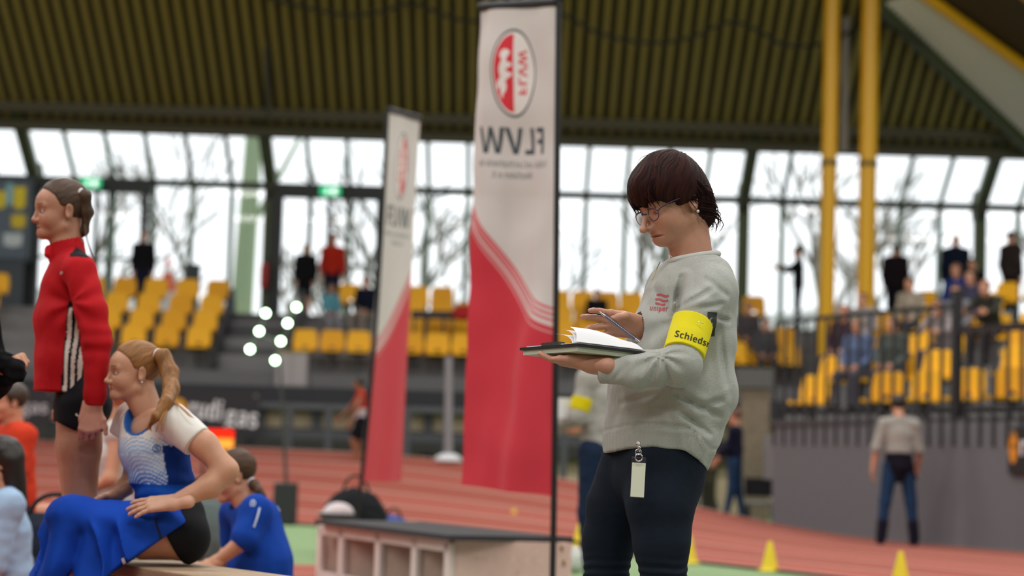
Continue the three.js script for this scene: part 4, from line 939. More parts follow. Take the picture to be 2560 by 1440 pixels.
// ---------------------------------------------------------------- girl in the red jacket, standing
{
  const D = 7.36, base = at(196, 1440, D); base.y = 0;
  const W = (px, py, z = 0) => at(px, py, D - z).sub(base);
  const g = thing('person', 'standing girl with ponytail in a red jacket and black shorts', 'person', base);
  const f = V(-0.93, 0, 0.36).normalize(), l = V(0, 1, 0).cross(f).normalize(), sk = lin(0xb37e66);
  const H = { o: W(150, 527, 0.01), F: headFrame(-62, 4, 0), s: 0.89, skin: sk, lips: lin(0xa9655c), brows: lin(0x5a4032), face: { chin: -0.006, open: 0.0055, nose: -0.003, full: 0.96 } };
  const neckB = W(172, 655);
  const shL = W(198, 680, 0.14), shR = W(156, 686, -0.13), elL = W(243, 850, 0.2), wrL = W(231, 1012, 0.22), elR = W(172, 850, -0.2), wrR = W(182, 985, -0.18);
  const hpL = W(203, 1020, 0.075), hpR = W(196, 1020, -0.075), knL = W(201, 1262, 0.08), knR = W(197, 1262, -0.07), anL = W(215, 1640, 0.07), anR = W(215, 1640, -0.07);
  const limbs = union([limb(W(165, 700), W(165, 850), 0.065, 0.06, [l, 1.35]), limb(W(165, 850), W(200, 1000), 0.06, 0.075, [l, 1.3]), limb(shL, elL, 0.036, 0.03), limb(elL, wrL, 0.03, 0.023), limb(shR, elR, 0.036, 0.03), limb(elR, wrR, 0.03, 0.023),
    limb(hpL, W(200, 1120, 0.08), 0.076, 0.069), limb(W(200, 1120, 0.08), knL, 0.069, 0.053), limb(hpR, W(192, 1120, -0.075), 0.076, 0.069), limb(W(192, 1120, -0.075), knR, 0.069, 0.053),
    limb(knL, W(212, 1400, 0.075), 0.052, 0.052), limb(W(212, 1400, 0.075), anL, 0.052, 0.034), limb(knR, W(208, 1400, -0.07), 0.052, 0.052), limb(W(208, 1400, -0.07), anR, 0.052, 0.034), limb(neckB, W(165, 700), 0.045, 0.05)], 0.02);
  const hn = hand(wrL, V(-0.05, -1, 0.05), V(0.25, 0, 0.95), 1, [[0.7, 0.8, 0.4], [0.8, 0.9, 0.4], [0.85, 0.9, 0.4], [0.9, 0.9, 0.4]], { s: 0.95, thumb: { pts: [V(0.02, -0.01, -0.02), V(0.05, -0.01, -0.042), V(0.074, -0.01, -0.052), V(0.094, -0.008, -0.056)] } });
  const hn2 = hand(wrR, V(-0.05, -1, 0.05), V(-0.2, 0, -0.95), -1, RELAX, { s: 0.95 });
  part('body', joinSkins([headSkin(H, neckB, 0.046, 0.0032), skin(limbs, 0.009, { color: skinTone(sk) }), skin(hn, 0.0034, { color: skinTone(lin(0xc98f7c)) }), skin(hn2, 0.004, { color: skinTone(sk) })]), mSkinV, g);
  eyes(H, g, 0x4b3d30);
  // jacket
  const sq = [l, 1.42], torso = union([limb(W(168, 712), W(158, 800), 0.078, 0.086, sq), limb(W(158, 800), W(160, 900), 0.086, 0.088, sq), limb(W(160, 900), W(168, 1020), 0.088, 0.096, sq), limb(shL, shR, 0.046, 0.044), limb(W(170, 672), W(168, 712), 0.052, 0.07, [l, 1.3]), limb(W(178, 652, 0.04), W(198, 672, 0.13), 0.042, 0.046), limb(W(116, 960), W(112, 990), 0.028, 0.03, [l, 2])], 0.05);
  const arms = union([limb(shL, W(228, 770, 0.18), 0.056, 0.05), limb(W(228, 770, 0.18), elL, 0.05, 0.046), limb(elL, W(238, 985, 0.22), 0.046, 0.037), limb(W(238, 985, 0.22), W(232, 1030, 0.22), 0.032, 0.032)], 0.02), armR = union([limb(shR, elR, 0.052, 0.044), limb(elR, wrR, 0.044, 0.034)], 0.02);
  const pit = W(190, 760, 0.12), folds = (x, y, z) => 0.003 * noise(x * 10, y * 8, z * 10) + 0.0018 * noise(x * 30, y * 20, z * 30) + 0.005 * Math.sin(Math.atan2(y - pit.y, x - pit.x) * 7) * Math.exp(-((Math.hypot(x - pit.x, y - pit.y) - 0.07) ** 2) / 0.002) + 0.003 * Math.sin((y - elL.y) * 120) * Math.exp(-((y - elL.y) ** 2) / 0.004 - ((x - elL.x) ** 2) / 0.004);
  const allA = union([torso, arms, armR], 0.016), hem = W(85, 977), hem2 = W(262, 988), cuff = W(232, 1014, 0.22), armX = W(212, 1000).x, colP = W(168, 612), y750 = W(0, 750).y, y980 = W(0, 980).y, y648 = W(0, 648).y, y606 = W(0, 606).y, hemA = W(0, 1048).y, hemB = W(0, 1072).y;
  let jk = cut(warp(allA, folds), (x, y, z) => { const yy = lerp(hem.y, hem2.y, clamp((x - hem.x) / (hem2.x - hem.x), 0, 1)); const isArm = arms(x, y, z) < 0.012 && x > armX; return isArm ? cuff.y - y : yy - y; }, 0.004);
  jk = cut(jk, (x, y, z) => { const p = colP; return y > p.y - 0.05 ? 0.05 - Math.hypot(x - p.x, z - p.z) : -1; }, 0.005);
  const red = lin(0xb3161f), black = lin(0x16141c), white = lin(0xe6e0d6);
  const X = (px) => W(px, 870, 0.13).x, xA = X(140), xB = X(200);
  jk.color = null;
  part('jacket', skin(jk, 0.0052, {
    color: (x, y, z) => {
      const n = 1 + 0.06 * noise(x * 25, y * 25, z * 25); let c = red;
      const onTorso = torso(x, y, z) < arms(x, y, z);
      const t = clamp((y750 - y) / (y750 - y980), 0, 1);
      if (onTorso && z > 0.02) {
        const x0 = lerp(X(166), X(156), t), x1 = lerp(X(182), X(214), sstep(0, 1, t));
        if (t > 0.01 && x > x0 && x < x1) {
          c = black; const u = (x - x0) * 740;
          if (t > 0.09) for (const s of [7, 23, 38]) if (Math.abs(u - s - 3 * t) < 4.6) c = white;
        }
      }
      // dark shoulder piece
      if (y > y648 && y < y606 && x > X(166) && x < X(214) && z > 0.03) c = black;
      return [c[0] * n, c[1] * n, c[2] * n];
    },
  }), mVC(0.8), g);
  // standing collar, open at the throat
  {
    const p = W(168, 640), q = W(167, 604), topY = W(168, 604).y; const ring = limb(p, q, 0.064, 0.058), inner = limb(p, q.clone().add(V(0, 0.05, 0)), 0.056, 0.05);
    const cf = cut(cut(ring, (x, y, z) => -inner(x, y, z), 0.002), (x, y, z) => { const top = topY + (x - p.x) * 0.28 + 0.004; return Math.max(y - top, p.y - 0.03 - y); }, 0.003);
    part('collar', skin(cf, 0.0045, { color: flat(red, 0.05) }), mVC(0.8), g);
    part('collar_flap', skin(union([limb(W(124, 624, 0.03), W(118, 636, 0.05), 0.012, 0.01), limb(W(124, 624, 0.03), W(132, 660, 0.05), 0.012, 0.006)], 0.02), 0.004, { color: flat(red, 0.05) }), mVC(0.8), g);
  }
  {
    const tx = canvasTex(128, 64, (c) => { c.clearRect(0, 0, 128, 64); c.fillStyle = '#ddd6d6'; for (let i = 0; i < 3; i++) { c.beginPath(); c.moveTo(20 + i * 28, 50); c.lineTo(34 + i * 28, 50); c.lineTo(44 + i * 28, 14 + i * 4); c.lineTo(30 + i * 28, 14 + i * 4); c.fill(); } });
    part('chest_logo', patch(jk, W(131, 672, 0.3), V(1, 0, 0), V(0, 1, 0), 0.026, 0.018, V(0, 0, -1), 8, 8, 0.0012), new THREE.MeshStandardMaterial({ map: tx, transparent: true, roughness: 0.8 }), g);
  }
  // shorts with a small white tick
  const sf = union([limb(W(206, 975), W(208, 1015), 0.088, 0.09, [l, 1.35]), limb(hpL, W(202, 1058, 0.08), 0.083, 0.081), limb(hpR, W(194, 1058, -0.075), 0.083, 0.08), blob(W(236, 1012), [0.05, 0.06, 0.11], f, V(0, 1, 0), l)], 0.03);
  part('shorts', skin(cut(sf, (x, y, z) => { const yy = lerp(hemA, hemB, clamp((x - xA) / (xB - xA), 0, 1)); return yy - y; }, 0.004), 0.006, { color: flat(lin(0x15151b), 0.08) }), mVC(0.75), g);
  {
    const tx = canvasTex(128, 64, (c) => { c.clearRect(0, 0, 128, 64); c.fillStyle = '#e8e6e4'; c.beginPath(); c.moveTo(8, 14); c.bezierCurveTo(-8, 60, 40, 56, 122, 26); c.bezierCurveTo(50, 42, 14, 46, 22, 16); c.fill(); });
    part('shorts_logo', patch(sf, W(182, 1035, 0.3), V(1, 0, 0), V(0, 1, 0), 0.04, 0.018, V(0, 0, -1), 10, 6, 0.0015), new THREE.MeshStandardMaterial({ map: tx, transparent: true, roughness: 0.7 }), g);
  }
  for (const an of [anL, anR]) { const c = an.clone(); c.y = 0.04; part('shoe', skin(cut(union([limb(c, c.clone().add(V(-0.15, -0.01, 0.04)), 0.04, 0.034), limb(an, c, 0.042, 0.042)], 0.02), (x, y, z) => 0.002 - y, 0.004), 0.011, { color: flat([0.5, 0.5, 0.5]) }), mCloth, g); }
  const hp = (x, y, z) => fromLocal(H.o, H.F, H.s, x, y, z);
  slickHair(H, g, [lin(0x2c1f19), lin(0x5d4534)], [-0.11, 0.055, 0], [W(199, 482, 0.03), W(213, 490, 0.03), W(218, 530, 0.02), W(212, 578, 0.01), W(206, 592, 0)], [0.014, 0.018, 0.018, 0.012, 0.004],
    [[W(213, 560, 0.03), W(220, 600, 0.04), W(232, 640, 0.05), W(241, 655, 0.05)], [W(210, 560, 0.03), W(216, 600, 0.04), W(226, 630, 0.05), W(233, 648, 0.05)], [W(216, 480, 0.03), W(224, 520, 0.03), W(222, 560, 0.03), W(213, 585, 0.03)], [hp(-0.09, -0.05, 0.03), hp(-0.1, -0.07, 0.03), hp(-0.09, -0.09, 0.03)]]);
}
// ---------------------------------------------------------------- girl sitting on the bench
{
  const D = 7.1, base = at(400, 1440, D); base.y = 0;
  const W = (px, py, z = 0) => at(px, py, D - z).sub(base);
  const g = thing('person', 'auburn-haired girl in a white and blue singlet sitting on the bench', 'person', base);
  const f = V(-0.78, 0, 0.62).normalize(), l = V(0, 1, 0).cross(f).normalize(), sk = lin(0xc28e72);
  const H = { o: W(333, 931, 0.0), F: headFrame(-64, 2, 0), s: 0.84, skin: sk, lips: lin(0xb36a62), brows: lin(0x7a5236), face: { chin: -0.004, open: 0.006, nose: 0.0, full: 1.0 } };
  const neckB = W(374, 1035, -0.01);
  const shL = W(436, 1056, 0.15), shR = W(322, 1050, -0.14), elL = W(566, 1176, 0.2), wrL = W(436, 1256, 0.25), elR = W(338, 1186, -0.2), wrR = W(292, 1238, -0.1);
  const hpL = W(452, 1340, 0.08), hpR = W(440, 1335, -0.09), knL = W(185, 1305, 0.13), knR = W(170, 1300, -0.1), anL = W(150, 1660, 0.1), anR = W(140, 1660, -0.12);
  const body = union([limb(W(385, 1085), W(405, 1200), 0.075, 0.068, [l, 1.35]), limb(W(405, 1200), W(440, 1320), 0.068, 0.085, [l, 1.35]), limb(shL, W(510, 1112, 0.18), 0.046, 0.042), limb(W(510, 1112, 0.18), elL, 0.042, 0.036), limb(elL, W(525, 1215, 0.215), 0.036, 0.036), limb(W(525, 1215, 0.215), wrL, 0.036, 0.024), limb(shR, elR, 0.04, 0.034), limb(elR, wrR, 0.034, 0.024),
    limb(hpL, W(360, 1335, 0.1), 0.078, 0.074), limb(W(360, 1335, 0.1), knL, 0.074, 0.05), limb(hpR, knR, 0.078, 0.05), limb(knL, anL, 0.052, 0.034), limb(knR, anR, 0.052, 0.034), limb(neckB, W(385, 1085), 0.042, 0.05), limb(shL, shR, 0.036, 0.036)], 0.022);
  const hn = hand(wrL, V(-0.96, -0.13, -0.05), V(-0.1, 0.8, 0.6), 1, [[0.1, 0.15, 0.1, 0.16], [0.12, 0.15, 0.1, 0.02], [0.12, 0.16, 0.1, -0.12], [0.12, 0.18, 0.1, -0.26]], { s: 0.9, thumb: { pts: [V(0.02, -0.008, 0.022), V(0.05, -0.012, 0.044), V(0.08, -0.014, 0.05), V(0.104, -0.014, 0.048)] } });
  const hn2 = hand(wrR, V(-0.8, -0.5, 0.3), V(-0.3, 0.7, -0.6), -1, RELAX, { s: 0.85 });
  part('body', joinSkins([headSkin(H, neckB, 0.042, 0.0031), skin(body, 0.008, { color: skinTone(sk) }), skin(hn, 0.003, { color: skinTone(lin(0xcf9f86)) }), skin(hn2, 0.0036, { color: skinTone(sk) })]), mSkinV, g);
  eyes(H, g, 0x5a5248);
  // singlet: white at the top turning blue in fine lines, navy side panel, blue lower part
  const sq = [l, 1.4], torso = union([limb(W(372, 1068), W(384, 1120), 0.082, 0.094, sq), limb(W(384, 1120), W(408, 1205), 0.094, 0.08, sq), limb(W(408, 1205), W(436, 1310), 0.08, 0.092, sq), limb(shL, shR, 0.044, 0.042)], 0.045);
  const y1215 = W(0, 1215).y, y1305 = W(0, 1305).y, neckC = W(362, 1035, 0.05), yA = W(400, 1060).y, yB = W(400, 1215).y, ax0 = W(378, 1085), ax1 = W(425, 1300).x;
  const wob = (x, y, z) => 0.003 * noise(x * 12, y * 10, z * 12) + 0.0025 * noise(x * 30, y * 14, z * 30) + 0.004 * Math.sin((y - y1215) * 90 + 6 * noise(x * 6, y * 3, z * 6)) * Math.exp(-((y - y1215) ** 2) / 0.003);
  let sg = cut(warp(torso, wob), (x, y, z) => y1305 - y, 0.004);
  sg = cut(sg, (x, y, z) => { const p = neckC, a = (x - p.x), b = y - p.y, c = z - p.z; return 0.072 - Math.hypot(a * 1.05, b * 0.95, c * 0.9); }, 0.004);
  const white = lin(0xdedad6), pale = lin(0xa9c3e0), mid = lin(0x4e8ad0), blue = lin(0x164fae), navy = lin(0x0f2f78);
  const axis = (y) => { const t = clamp((ax0.y - y) / 0.3, 0, 1.2); return [lerp(ax0.x, ax1, t), 0]; };
  part('singlet', skin(sg, 0.0045, {
    color: (x, y, z) => {
      const [cx] = axis(y), ang = Math.atan2((x - cx) * l.x + z * l.z, (x - cx) * f.x + z * f.z);   // 0 in front, positive to her left
      const s = (yA - y) / (yA - yB);
      let c = s < 0.25 ? white : s < 0.6 ? white.map((v, i) => lerp(v, pale[i], sstep(0.2, 0.6, s))) : pale.map((v, i) => lerp(v, mid[i], sstep(0.6, 0.95, s)));
      // fine bowed lines
      const q = y * 1 + 0.05 * (ang - 0.5) ** 2 - 0.012 * Math.sin(ang * 2);
      if (s > 0.22 && s < 0.97) { const k = ((q * 74) % 1 + 1) % 1; if (k < 0.34) c = s < 0.5 ? mid.map((v, i) => lerp(v, pale[i], 0.55)) : [0.75, 0.8, 0.86]; }
      if (ang > 1.25 && ang < 2.2 && s > 0.35) c = navy;
      if (s > 0.97) c = blue;
      const dn = Math.hypot((x - neckC.x) * 1.05, (y - neckC.y) * 0.95, (z - neckC.z) * 0.9);
      if (dn < 0.082) c = lin(0x2a5fae);
      const n = 1 + 0.05 * noise(x * 30, y * 30, z * 30); return [c[0] * n, c[1] * n, c[2] * n];
    },
  }), mVC(0.85), g);
  // white sleeve of the shirt
  for (const [a, b, r, tone] of [[shL, W(494, 1104, 0.175), 0.058, 1], [shR, W(306, 1090, -0.15), 0.05, 0]]) {
    const dir = b.clone().sub(a).normalize();
    const sl = cut(warp(union([limb(a.clone().addScaledVector(dir, -0.015), b, r, r * 0.95)], 0.01), (x, y, z) => 0.003 * noise(x * 20, y * 20, z * 20)), (x, y, z) => { const t = (x - b.x) * dir.x + (y - b.y) * dir.y + (z - b.z) * dir.z; return t; }, 0.003);
    part('shirt_sleeve', skin(sl, 0.005, { color: flat(lin(0xe2ded9), 0.04) }), mVC(0.9), g);
  }
  // emblem on the chest
  {
    const tx = canvasTex(128, 128, (c) => { c.clearRect(0, 0, 128, 128); c.strokeStyle = '#3e6fb4'; c.lineWidth = 10; c.beginPath(); c.arc(64, 64, 50, 0, 7); c.stroke(); c.lineWidth = 12; c.beginPath(); c.moveTo(88, 40); c.bezierCurveTo(40, 20, 30, 64, 64, 64); c.bezierCurveTo(100, 66, 84, 110, 40, 90); c.stroke(); });
    part('chest_emblem', patch(sg, W(357, 1120, 0.4), V(1, 0, 0), V(0, 1, 0), 0.032, 0.032, V(0, 0, -1), 8, 8, 0.0014), new THREE.MeshStandardMaterial({ map: tx, transparent: true, roughness: 0.8 }), g);
  }
  // black shorts
  const shP = W(428, 1345, 0.1);
  const sf = union([limb(W(436, 1290), W(450, 1345), 0.092, 0.09, [l, 1.3]), limb(hpL, W(408, 1338, 0.1), 0.088, 0.082), limb(hpR, W(410, 1338, -0.09), 0.086, 0.08)], 0.03);
  part('shorts', skin(cut(sf, (x, y, z) => { const p = shP; return -((x - p.x) * 0.9 + (y - p.y) * 0.45); }, 0.004), 0.006, { color: flat(lin(0x121217), 0.08) }), mVC(0.75), g);
  for (const an of [anL, anR]) { const c = an.clone(); c.y = 0.04; part('shoe', skin(cut(union([limb(c, c.clone().add(V(-0.15, -0.01, 0.04)), 0.04, 0.034), limb(an, c, 0.042, 0.042)], 0.02), (x, y, z) => 0.002 - y, 0.004), 0.011, { color: flat([0.4, 0.4, 0.42]) }), mCloth, g); }
  // hair
  const wis = [];
  for (let i = 0; i < 16; i++) { const a = rr(-8, 8), b = rr(0, 1); wis.push([W(424 + a, 985, 0.08), W(408 + a, 1018, 0.2), W(385 - 6 * b, 1045, 0.23), W(366 + 14 * b, 1068 + 12 * b, 0.215 - 0.01 * b)]); }
  for (let i = 0; i < 10; i++) { const a = rr(-6, 8), b = rr(0, 1); wis.push([W(428 + a, 975, 0.06), W(436 + a, 1002, 0.16), W(452 + 10 * b, 1022, 0.21), W(470 + 20 * b, 1040 + 8 * b, 0.225)]); }
  for (let i = 0; i < 8; i++) { const a = rr(-5, 5); wis.push([W(424 + a, 990, 0.09), W(412 + a, 1030, 0.22), W(400 + 2 * a, 1060, 0.24), W(396 + 3 * a, 1080, 0.235)]); }
  slickHair(H, g, [lin(0x5a3a20), lin(0xa8733f)], [-0.1, 0.07, 0], [W(394, 886, 0.02), W(408, 892, 0.03), W(424, 930, 0.05), W(428, 972, 0.1), W(416, 1006, 0.19), W(390, 1042, 0.225), W(362, 1080, 0.21)], [0.018, 0.025, 0.028, 0.026, 0.02, 0.013, 0.003], wis);
  part('earring', new THREE.SphereGeometry(0.004, 8, 6).translate(...fromLocal(H.o, H.F, H.s, -0.01, -0.04, 0.083).toArray()), M(0xd8cfc4, 0.2), g);
}
// ---- blue jacket spread over her knees
{
  const D = 7.1, base = at(250, 1440, D); base.y = 0.35;
  const W = (px, py, z = 0) => at(px, py, D - z).sub(base);
  const F = union([
    limb(W(180, 1302, 0.12), W(400, 1312, 0.12), 0.07, 0.075), limb(W(172, 1300, -0.1), W(400, 1312, -0.08), 0.066, 0.07), limb(W(180, 1300, 0.12), W(172, 1300, -0.1), 0.064, 0.064),
    limb(W(178, 1300, 0.14), W(110, 1520, 0.16), 0.066, 0.06), limb(W(170, 1300, -0.1), W(96, 1520, -0.1), 0.06, 0.06), limb(W(150, 1340, 0.02), W(92, 1520, 0.03), 0.06, 0.06),
    limb(W(260, 1318, 0.17), W(200, 1500, 0.2), 0.06, 0.055), limb(W(330, 1325, 0.18), W(290, 1490, 0.2), 0.06, 0.05), limb(W(400, 1322, 0.17), W(350, 1420, 0.19), 0.05, 0.035), limb(W(420, 1305, 0.14), W(438, 1312, 0.15), 0.045, 0.02),
  ], 0.045);
  const dA = W(0, 1270).y, dB = W(0, 1330).y, dC = W(0, 1500).y, dP = W(458, 1320);
  const fold = (x, y, z) => {
    const k = x * 0.94 + (y - 0.5) * -0.42 + 0.25 * noise(x * 4, y * 4, z * 3);
    const drop = sstep(dA, dB, y);
    return (0.036 * Math.pow(Math.abs(Math.sin(k * 24)), 0.6) - 0.02) * drop * sstep(-0.05, 0.12, z + 0.1) + 0.004 * noise(x * 12, y * 9, z * 12) + 0.002 * noise(x * 34, y * 20, z * 34);
  };
  const jf = cut(warp(F, fold), (x, y, z) => Math.max(dC - y, (x - dP.x) * 0.6 - (y - dP.y) * 0.8), 0.006);
  const g = thing('jacket', 'royal blue jacket spread over the knees of the sitting girl', 'jacket', base);
  part('cloth', skin(jf, 0.0068, { color: flat(lin(0x1546b4), 0.06, 14) }), mVC(0.85), g);
  part('zip', patch(jf, W(294, 1424, 0.4), V(0.45, -0.89, 0).normalize(), V(0.89, 0.45, 0).normalize(), 0.062, 0.012, V(0, 0, -1), 12, 4, 0.002), M(0xcfd2d6, 0.6), g);
  part('pocket_piping', patch(jf, W(372, 1330, 0.4), V(0.3, -0.95, 0).normalize(), V(0.95, 0.3, 0).normalize(), 0.08, 0.006, V(0, 0, -1), 12, 2, 0.002), M(0x0b1220, 0.7), g);
}
// ---- wooden bench
{
  const a = at(372, 1406, 7.22), b = at(760, 1462, 6.25); const dir = b.clone().sub(a); dir.y = 0; const L = dir.length(), yaw = Math.atan2(-dir.z, dir.x);
  const g = thing('bench', 'light wooden gym bench below the sitting girl', 'bench', V(a.x, 0, a.z), yaw), top = a.y;
  const wood = noiseTex(512, 8, 0.72, 1, true, (u, v) => 0.55 + 0.4 * noise(u * 3, v * 46, 2) + 0.2 * noise(u * 12, v * 120, 5));
  part('seat_plank', planeUV(box(L + 0.5, 0.038, 0.3, L / 2 + 0.1, top - 0.019, 0.0, 0.006), 0.6), M(0xb99b7c, 0.55, { map: wood }), g);
  for (const x of [0.08, L * 0.5, L]) part('leg', box(0.05, top - 0.04, 0.24, x, (top - 0.04) / 2, 0, 0.006), M(0xb28a3a, 0.6), g);
  part('stretcher', box(L, 0.09, 0.03, L / 2, 0.16, 0), M(0xb99b7c, 0.6, { map: wood }), g);
}
// ---------------------------------------------------------------- girl in the blue shirt, sitting low behind the bench
{
  const D = 9, base = at(640, 1440, D); base.y = 0;
  const W = (px, py, z = 0) => at(px, py, D - z).sub(base);
  const g = thing('person', 'brown-haired girl in a blue shirt sitting low behind the bench', 'person', base);
  const l = V(0.35, 0, 0.94), sk = lin(0xc08a6c);
  const H = { o: W(583, 1190, 0), F: headFrame(-75, 14, 0), s: 0.88, skin: sk, face: {} };
  const neckB = W(625, 1270);
  const shL = W(640, 1278, 0.14), shR = W(585, 1280, -0.14), elL = W(612, 1350, 0.2), wrL = W(545, 1402, 0.18), elR = W(575, 1380, -0.2), wrR = W(530, 1420, -0.1);
  const body = union([limb(W(640, 1310), W(655, 1450), 0.09, 0.1, [l, 1.3]), limb(shL, elL, 0.04, 0.035), limb(elL, wrL, 0.035, 0.025), limb(shR, elR, 0.04, 0.035), limb(elR, wrR, 0.035, 0.025), limb(neckB, W(640, 1310), 0.045, 0.06), limb(W(655, 1500, 0.09), W(490, 1440, 0.14), 0.08, 0.055), limb(W(655, 1500, -0.09), W(490, 1440, -0.12), 0.08, 0.055), limb(W(490, 1440, 0.14), W(470, 1600, 0.14), 0.05, 0.035), limb(W(490, 1440, -0.12), W(470, 1600, -0.12), 0.05, 0.035)], 0.02);
  part('body', joinSkins([headSkin(H, neckB, 0.047, 0.004), skin(body, 0.01, { color: skinTone(sk) }), skin(hand(wrL, V(-0.8, -0.55, 0), V(-0.3, 0.6, 0.7), 1, RELAX, { s: 0.9 }), 0.004, { color: skinTone(sk) }), skin(hand(wrR, V(-0.8, -0.5, 0.2), V(-0.3, 0.7, -0.6), -1, RELAX, { s: 0.9 }), 0.005, { color: skinTone(sk) })]), mSkinV, g);
  eyes(H, g);
  const bN = W(603, 1236, 0.02), bX = W(560, 0).x, bY = W(0, 1355).y;
  let sh = union([limb(W(640, 1300), W(650, 1400), 0.098, 0.125, [l, 1.3]), limb(W(650, 1400), W(660, 1520), 0.125, 0.13, [l, 1.25]), limb(shL, shR, 0.055, 0.05), limb(shL, W(614, 1340, 0.19), 0.062, 0.06), limb(shR, W(580, 1355, -0.18), 0.056, 0.052), limb(W(625, 1262), W(640, 1300), 0.05, 0.08)], 0.04);
  sh = cut(warp(sh, (x, y, z) => 0.005 * noise(x * 9, y * 8, z * 9) + 0.003 * noise(x * 22, y * 16, z * 22)), (x, y, z) => { const p = bN; return 0.075 - Math.hypot(x - p.x, y - p.y, z - p.z); }, 0.005);
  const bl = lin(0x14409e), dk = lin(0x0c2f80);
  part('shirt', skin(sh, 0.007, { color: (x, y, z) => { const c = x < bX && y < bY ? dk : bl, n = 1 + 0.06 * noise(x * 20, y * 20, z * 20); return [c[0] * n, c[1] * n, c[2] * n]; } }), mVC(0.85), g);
  const pt = strandTubes([[W(650, 1258, 0.17), W(648, 1275, 0.21), W(641, 1300, 0.235), W(635, 1318, 0.24)]], 0.004, 0.004, 12, 6);
  part('piping', pt, M(0xbfcbe0, 0.8), g);
  const tx = canvasTex(128, 128, (c) => { c.clearRect(0, 0, 128, 128); c.strokeStyle = '#c9d3ea'; c.lineWidth = 14; c.beginPath(); c.arc(60, 60, 42, 2.2, 6.6); c.stroke(); c.beginPath(); c.arc(74, 66, 22, 0, 5); c.stroke(); });
  const mT = new THREE.MeshStandardMaterial({ map: tx, transparent: true, roughness: 0.8 });
  part('shoulder_logo', patch(sh, W(618, 1262, 0.4), V(1, 0, 0), V(0, 1, 0), 0.03, 0.04, V(0, 0, -1), 8, 8, 0.002), mT, g);
  part('back_print', patch(sh, W(684, 1272, 0.4), V(0.8, -0.6, 0), V(0.6, 0.8, 0), 0.05, 0.035, V(0, 0, -1), 8, 8, 0.002), mT, g);
  slickHair(H, g, [lin(0x2f1f15), lin(0x5a3d28)], [-0.1, 0.0, 0], [W(628, 1205, 0.02), W(636, 1212, 0.03), W(648, 1228, 0.06), W(664, 1240, 0.08)], [0.018, 0.02, 0.016, 0.006], [], 0.005);
}
// ================================================================ STANDS, SEATS, RAILINGS
const mSeat = M(0xf4b402, 0.62), mSeat2 = M(0xe8a600, 0.65), mBracket = M(0x3a3a3c, 0.6);
const seatPan = (() => { const s = new THREE.Shape(); s.moveTo(-0.2, 0); s.quadraticCurveTo(-0.21, 0.36, -0.15, 0.4); s.lineTo(0.15, 0.4); s.quadraticCurveTo(0.21, 0.36, 0.2, 0); s.closePath(); const g = new THREE.ExtrudeGeometry(s, { depth: 0.03, bevelEnabled: true, bevelSize: 0.012, bevelThickness: 0.01, bevelSegments: 2, curveSegments: 5 }); g.rotateX(Math.PI / 2); return g.translate(0, 0.44, 0); })();
const seatBack = (() => { const s = new THREE.Shape(); s.moveTo(-0.15, 0.02); s.quadraticCurveTo(-0.22, 0.04, -0.21, 0.16); s.lineTo(-0.19, 0.32); s.quadraticCurveTo(-0.18, 0.37, -0.12, 0.37); s.lineTo(0.12, 0.37); s.quadraticCurveTo(0.18, 0.37, 0.19, 0.32); s.lineTo(0.21, 0.16); s.quadraticCurveTo(0.22, 0.04, 0.15, 0.02); s.lineTo(0.07, 0.02); s.quadraticCurveTo(0.06, 0.1, 0, 0.1); s.quadraticCurveTo(-0.06, 0.1, -0.07, 0.02); s.closePath(); const g = new THREE.ExtrudeGeometry(s, { depth: 0.025, bevelEnabled: true, bevelSize: 0.01, bevelThickness: 0.01, bevelSegments: 2, curveSegments: 5 }); g.rotateX(-0.16); return g.translate(0, 0.43, -0.02); })();
const seatFoot = merge([box(0.06, 0.4, 0.05, 0, 0.2, 0.05), box(0.3, 0.04, 0.06, 0, 0.38, 0.16)]);
function seat(p, turn, label, group, k, s = 1) {
  const g = thing('stadium_seat', label, 'seat', p, turn, group); g.scale.setScalar(s);
  part('seat_pan', seatPan, k % 3 ? mSeat : mSeat2, g); part('backrest', seatBack, k % 3 ? mSeat : mSeat2, g); part('bracket', seatFoot, mBracket, g);
  return g;
}
const ROWNAME = ['top', 'second', 'third', 'front'];
// back stand: four steps rising to the gallery
{
  const g = structGroup('trim_8');
  const rows = [[44.2, 3.5], [43.4, 3.13], [42.6, 2.76], [41.8, 2.4]];
  part('gallery_floor', box(44, 0.2, 3.2, 0, 3.62, -46.1), mConcrete, g);
  rows.forEach(([d, h]) => { part('step', box(44, 0.42, 0.86, 0, h - 0.21, -d + 0.02), mConcrete, g); });
  part('fascia', box(44, 0.5, 0.18, 0, 2.15, -41.2), M(0x737174, 0.8, { map: texCoarse }), g);
  part('ledge', box(44, 0.34, 0.5, 0, 1.95, -40.95), M(0x24242c, 0.6), g);
  part('rear_wall', box(44, 1.75, 0.2, 0, 0.875, -41.3), M(0xc3b294, 0.85), g);
  for (let i = 0; i < 24; i++) part('post', box(0.16, 1.9, 0.16, -12 + i * 1.05, 0.9, -41.1), M(0x45454b, 0.7), g);
  part('bench_rail', box(44, 0.12, 0.2, 0, 1.3, -41.05), M(0x2e2e33, 0.7), g);
  part('plinth', box(44, 0.3, 0.2, 0, 1.1, -41.0), M(0x3a3936, 0.8), g);
}
const blocks = [
  { name: 'left block', px: [[8, 76, 145, 212, 300, 392, 470, 546]], rows: [0, 1, 2, 3], d: [44.2, 43.4, 42.6, 41.8], s: 1.08 },
];
const seatAt = (px, d, h) => { const p = at(px, 700, d); return V(p.x, h, -d); };
const TH = [3.5, 3.13, 2.76, 2.4], TD = [44.2, 43.4, 42.6, 41.8];
let nSeat = 0;
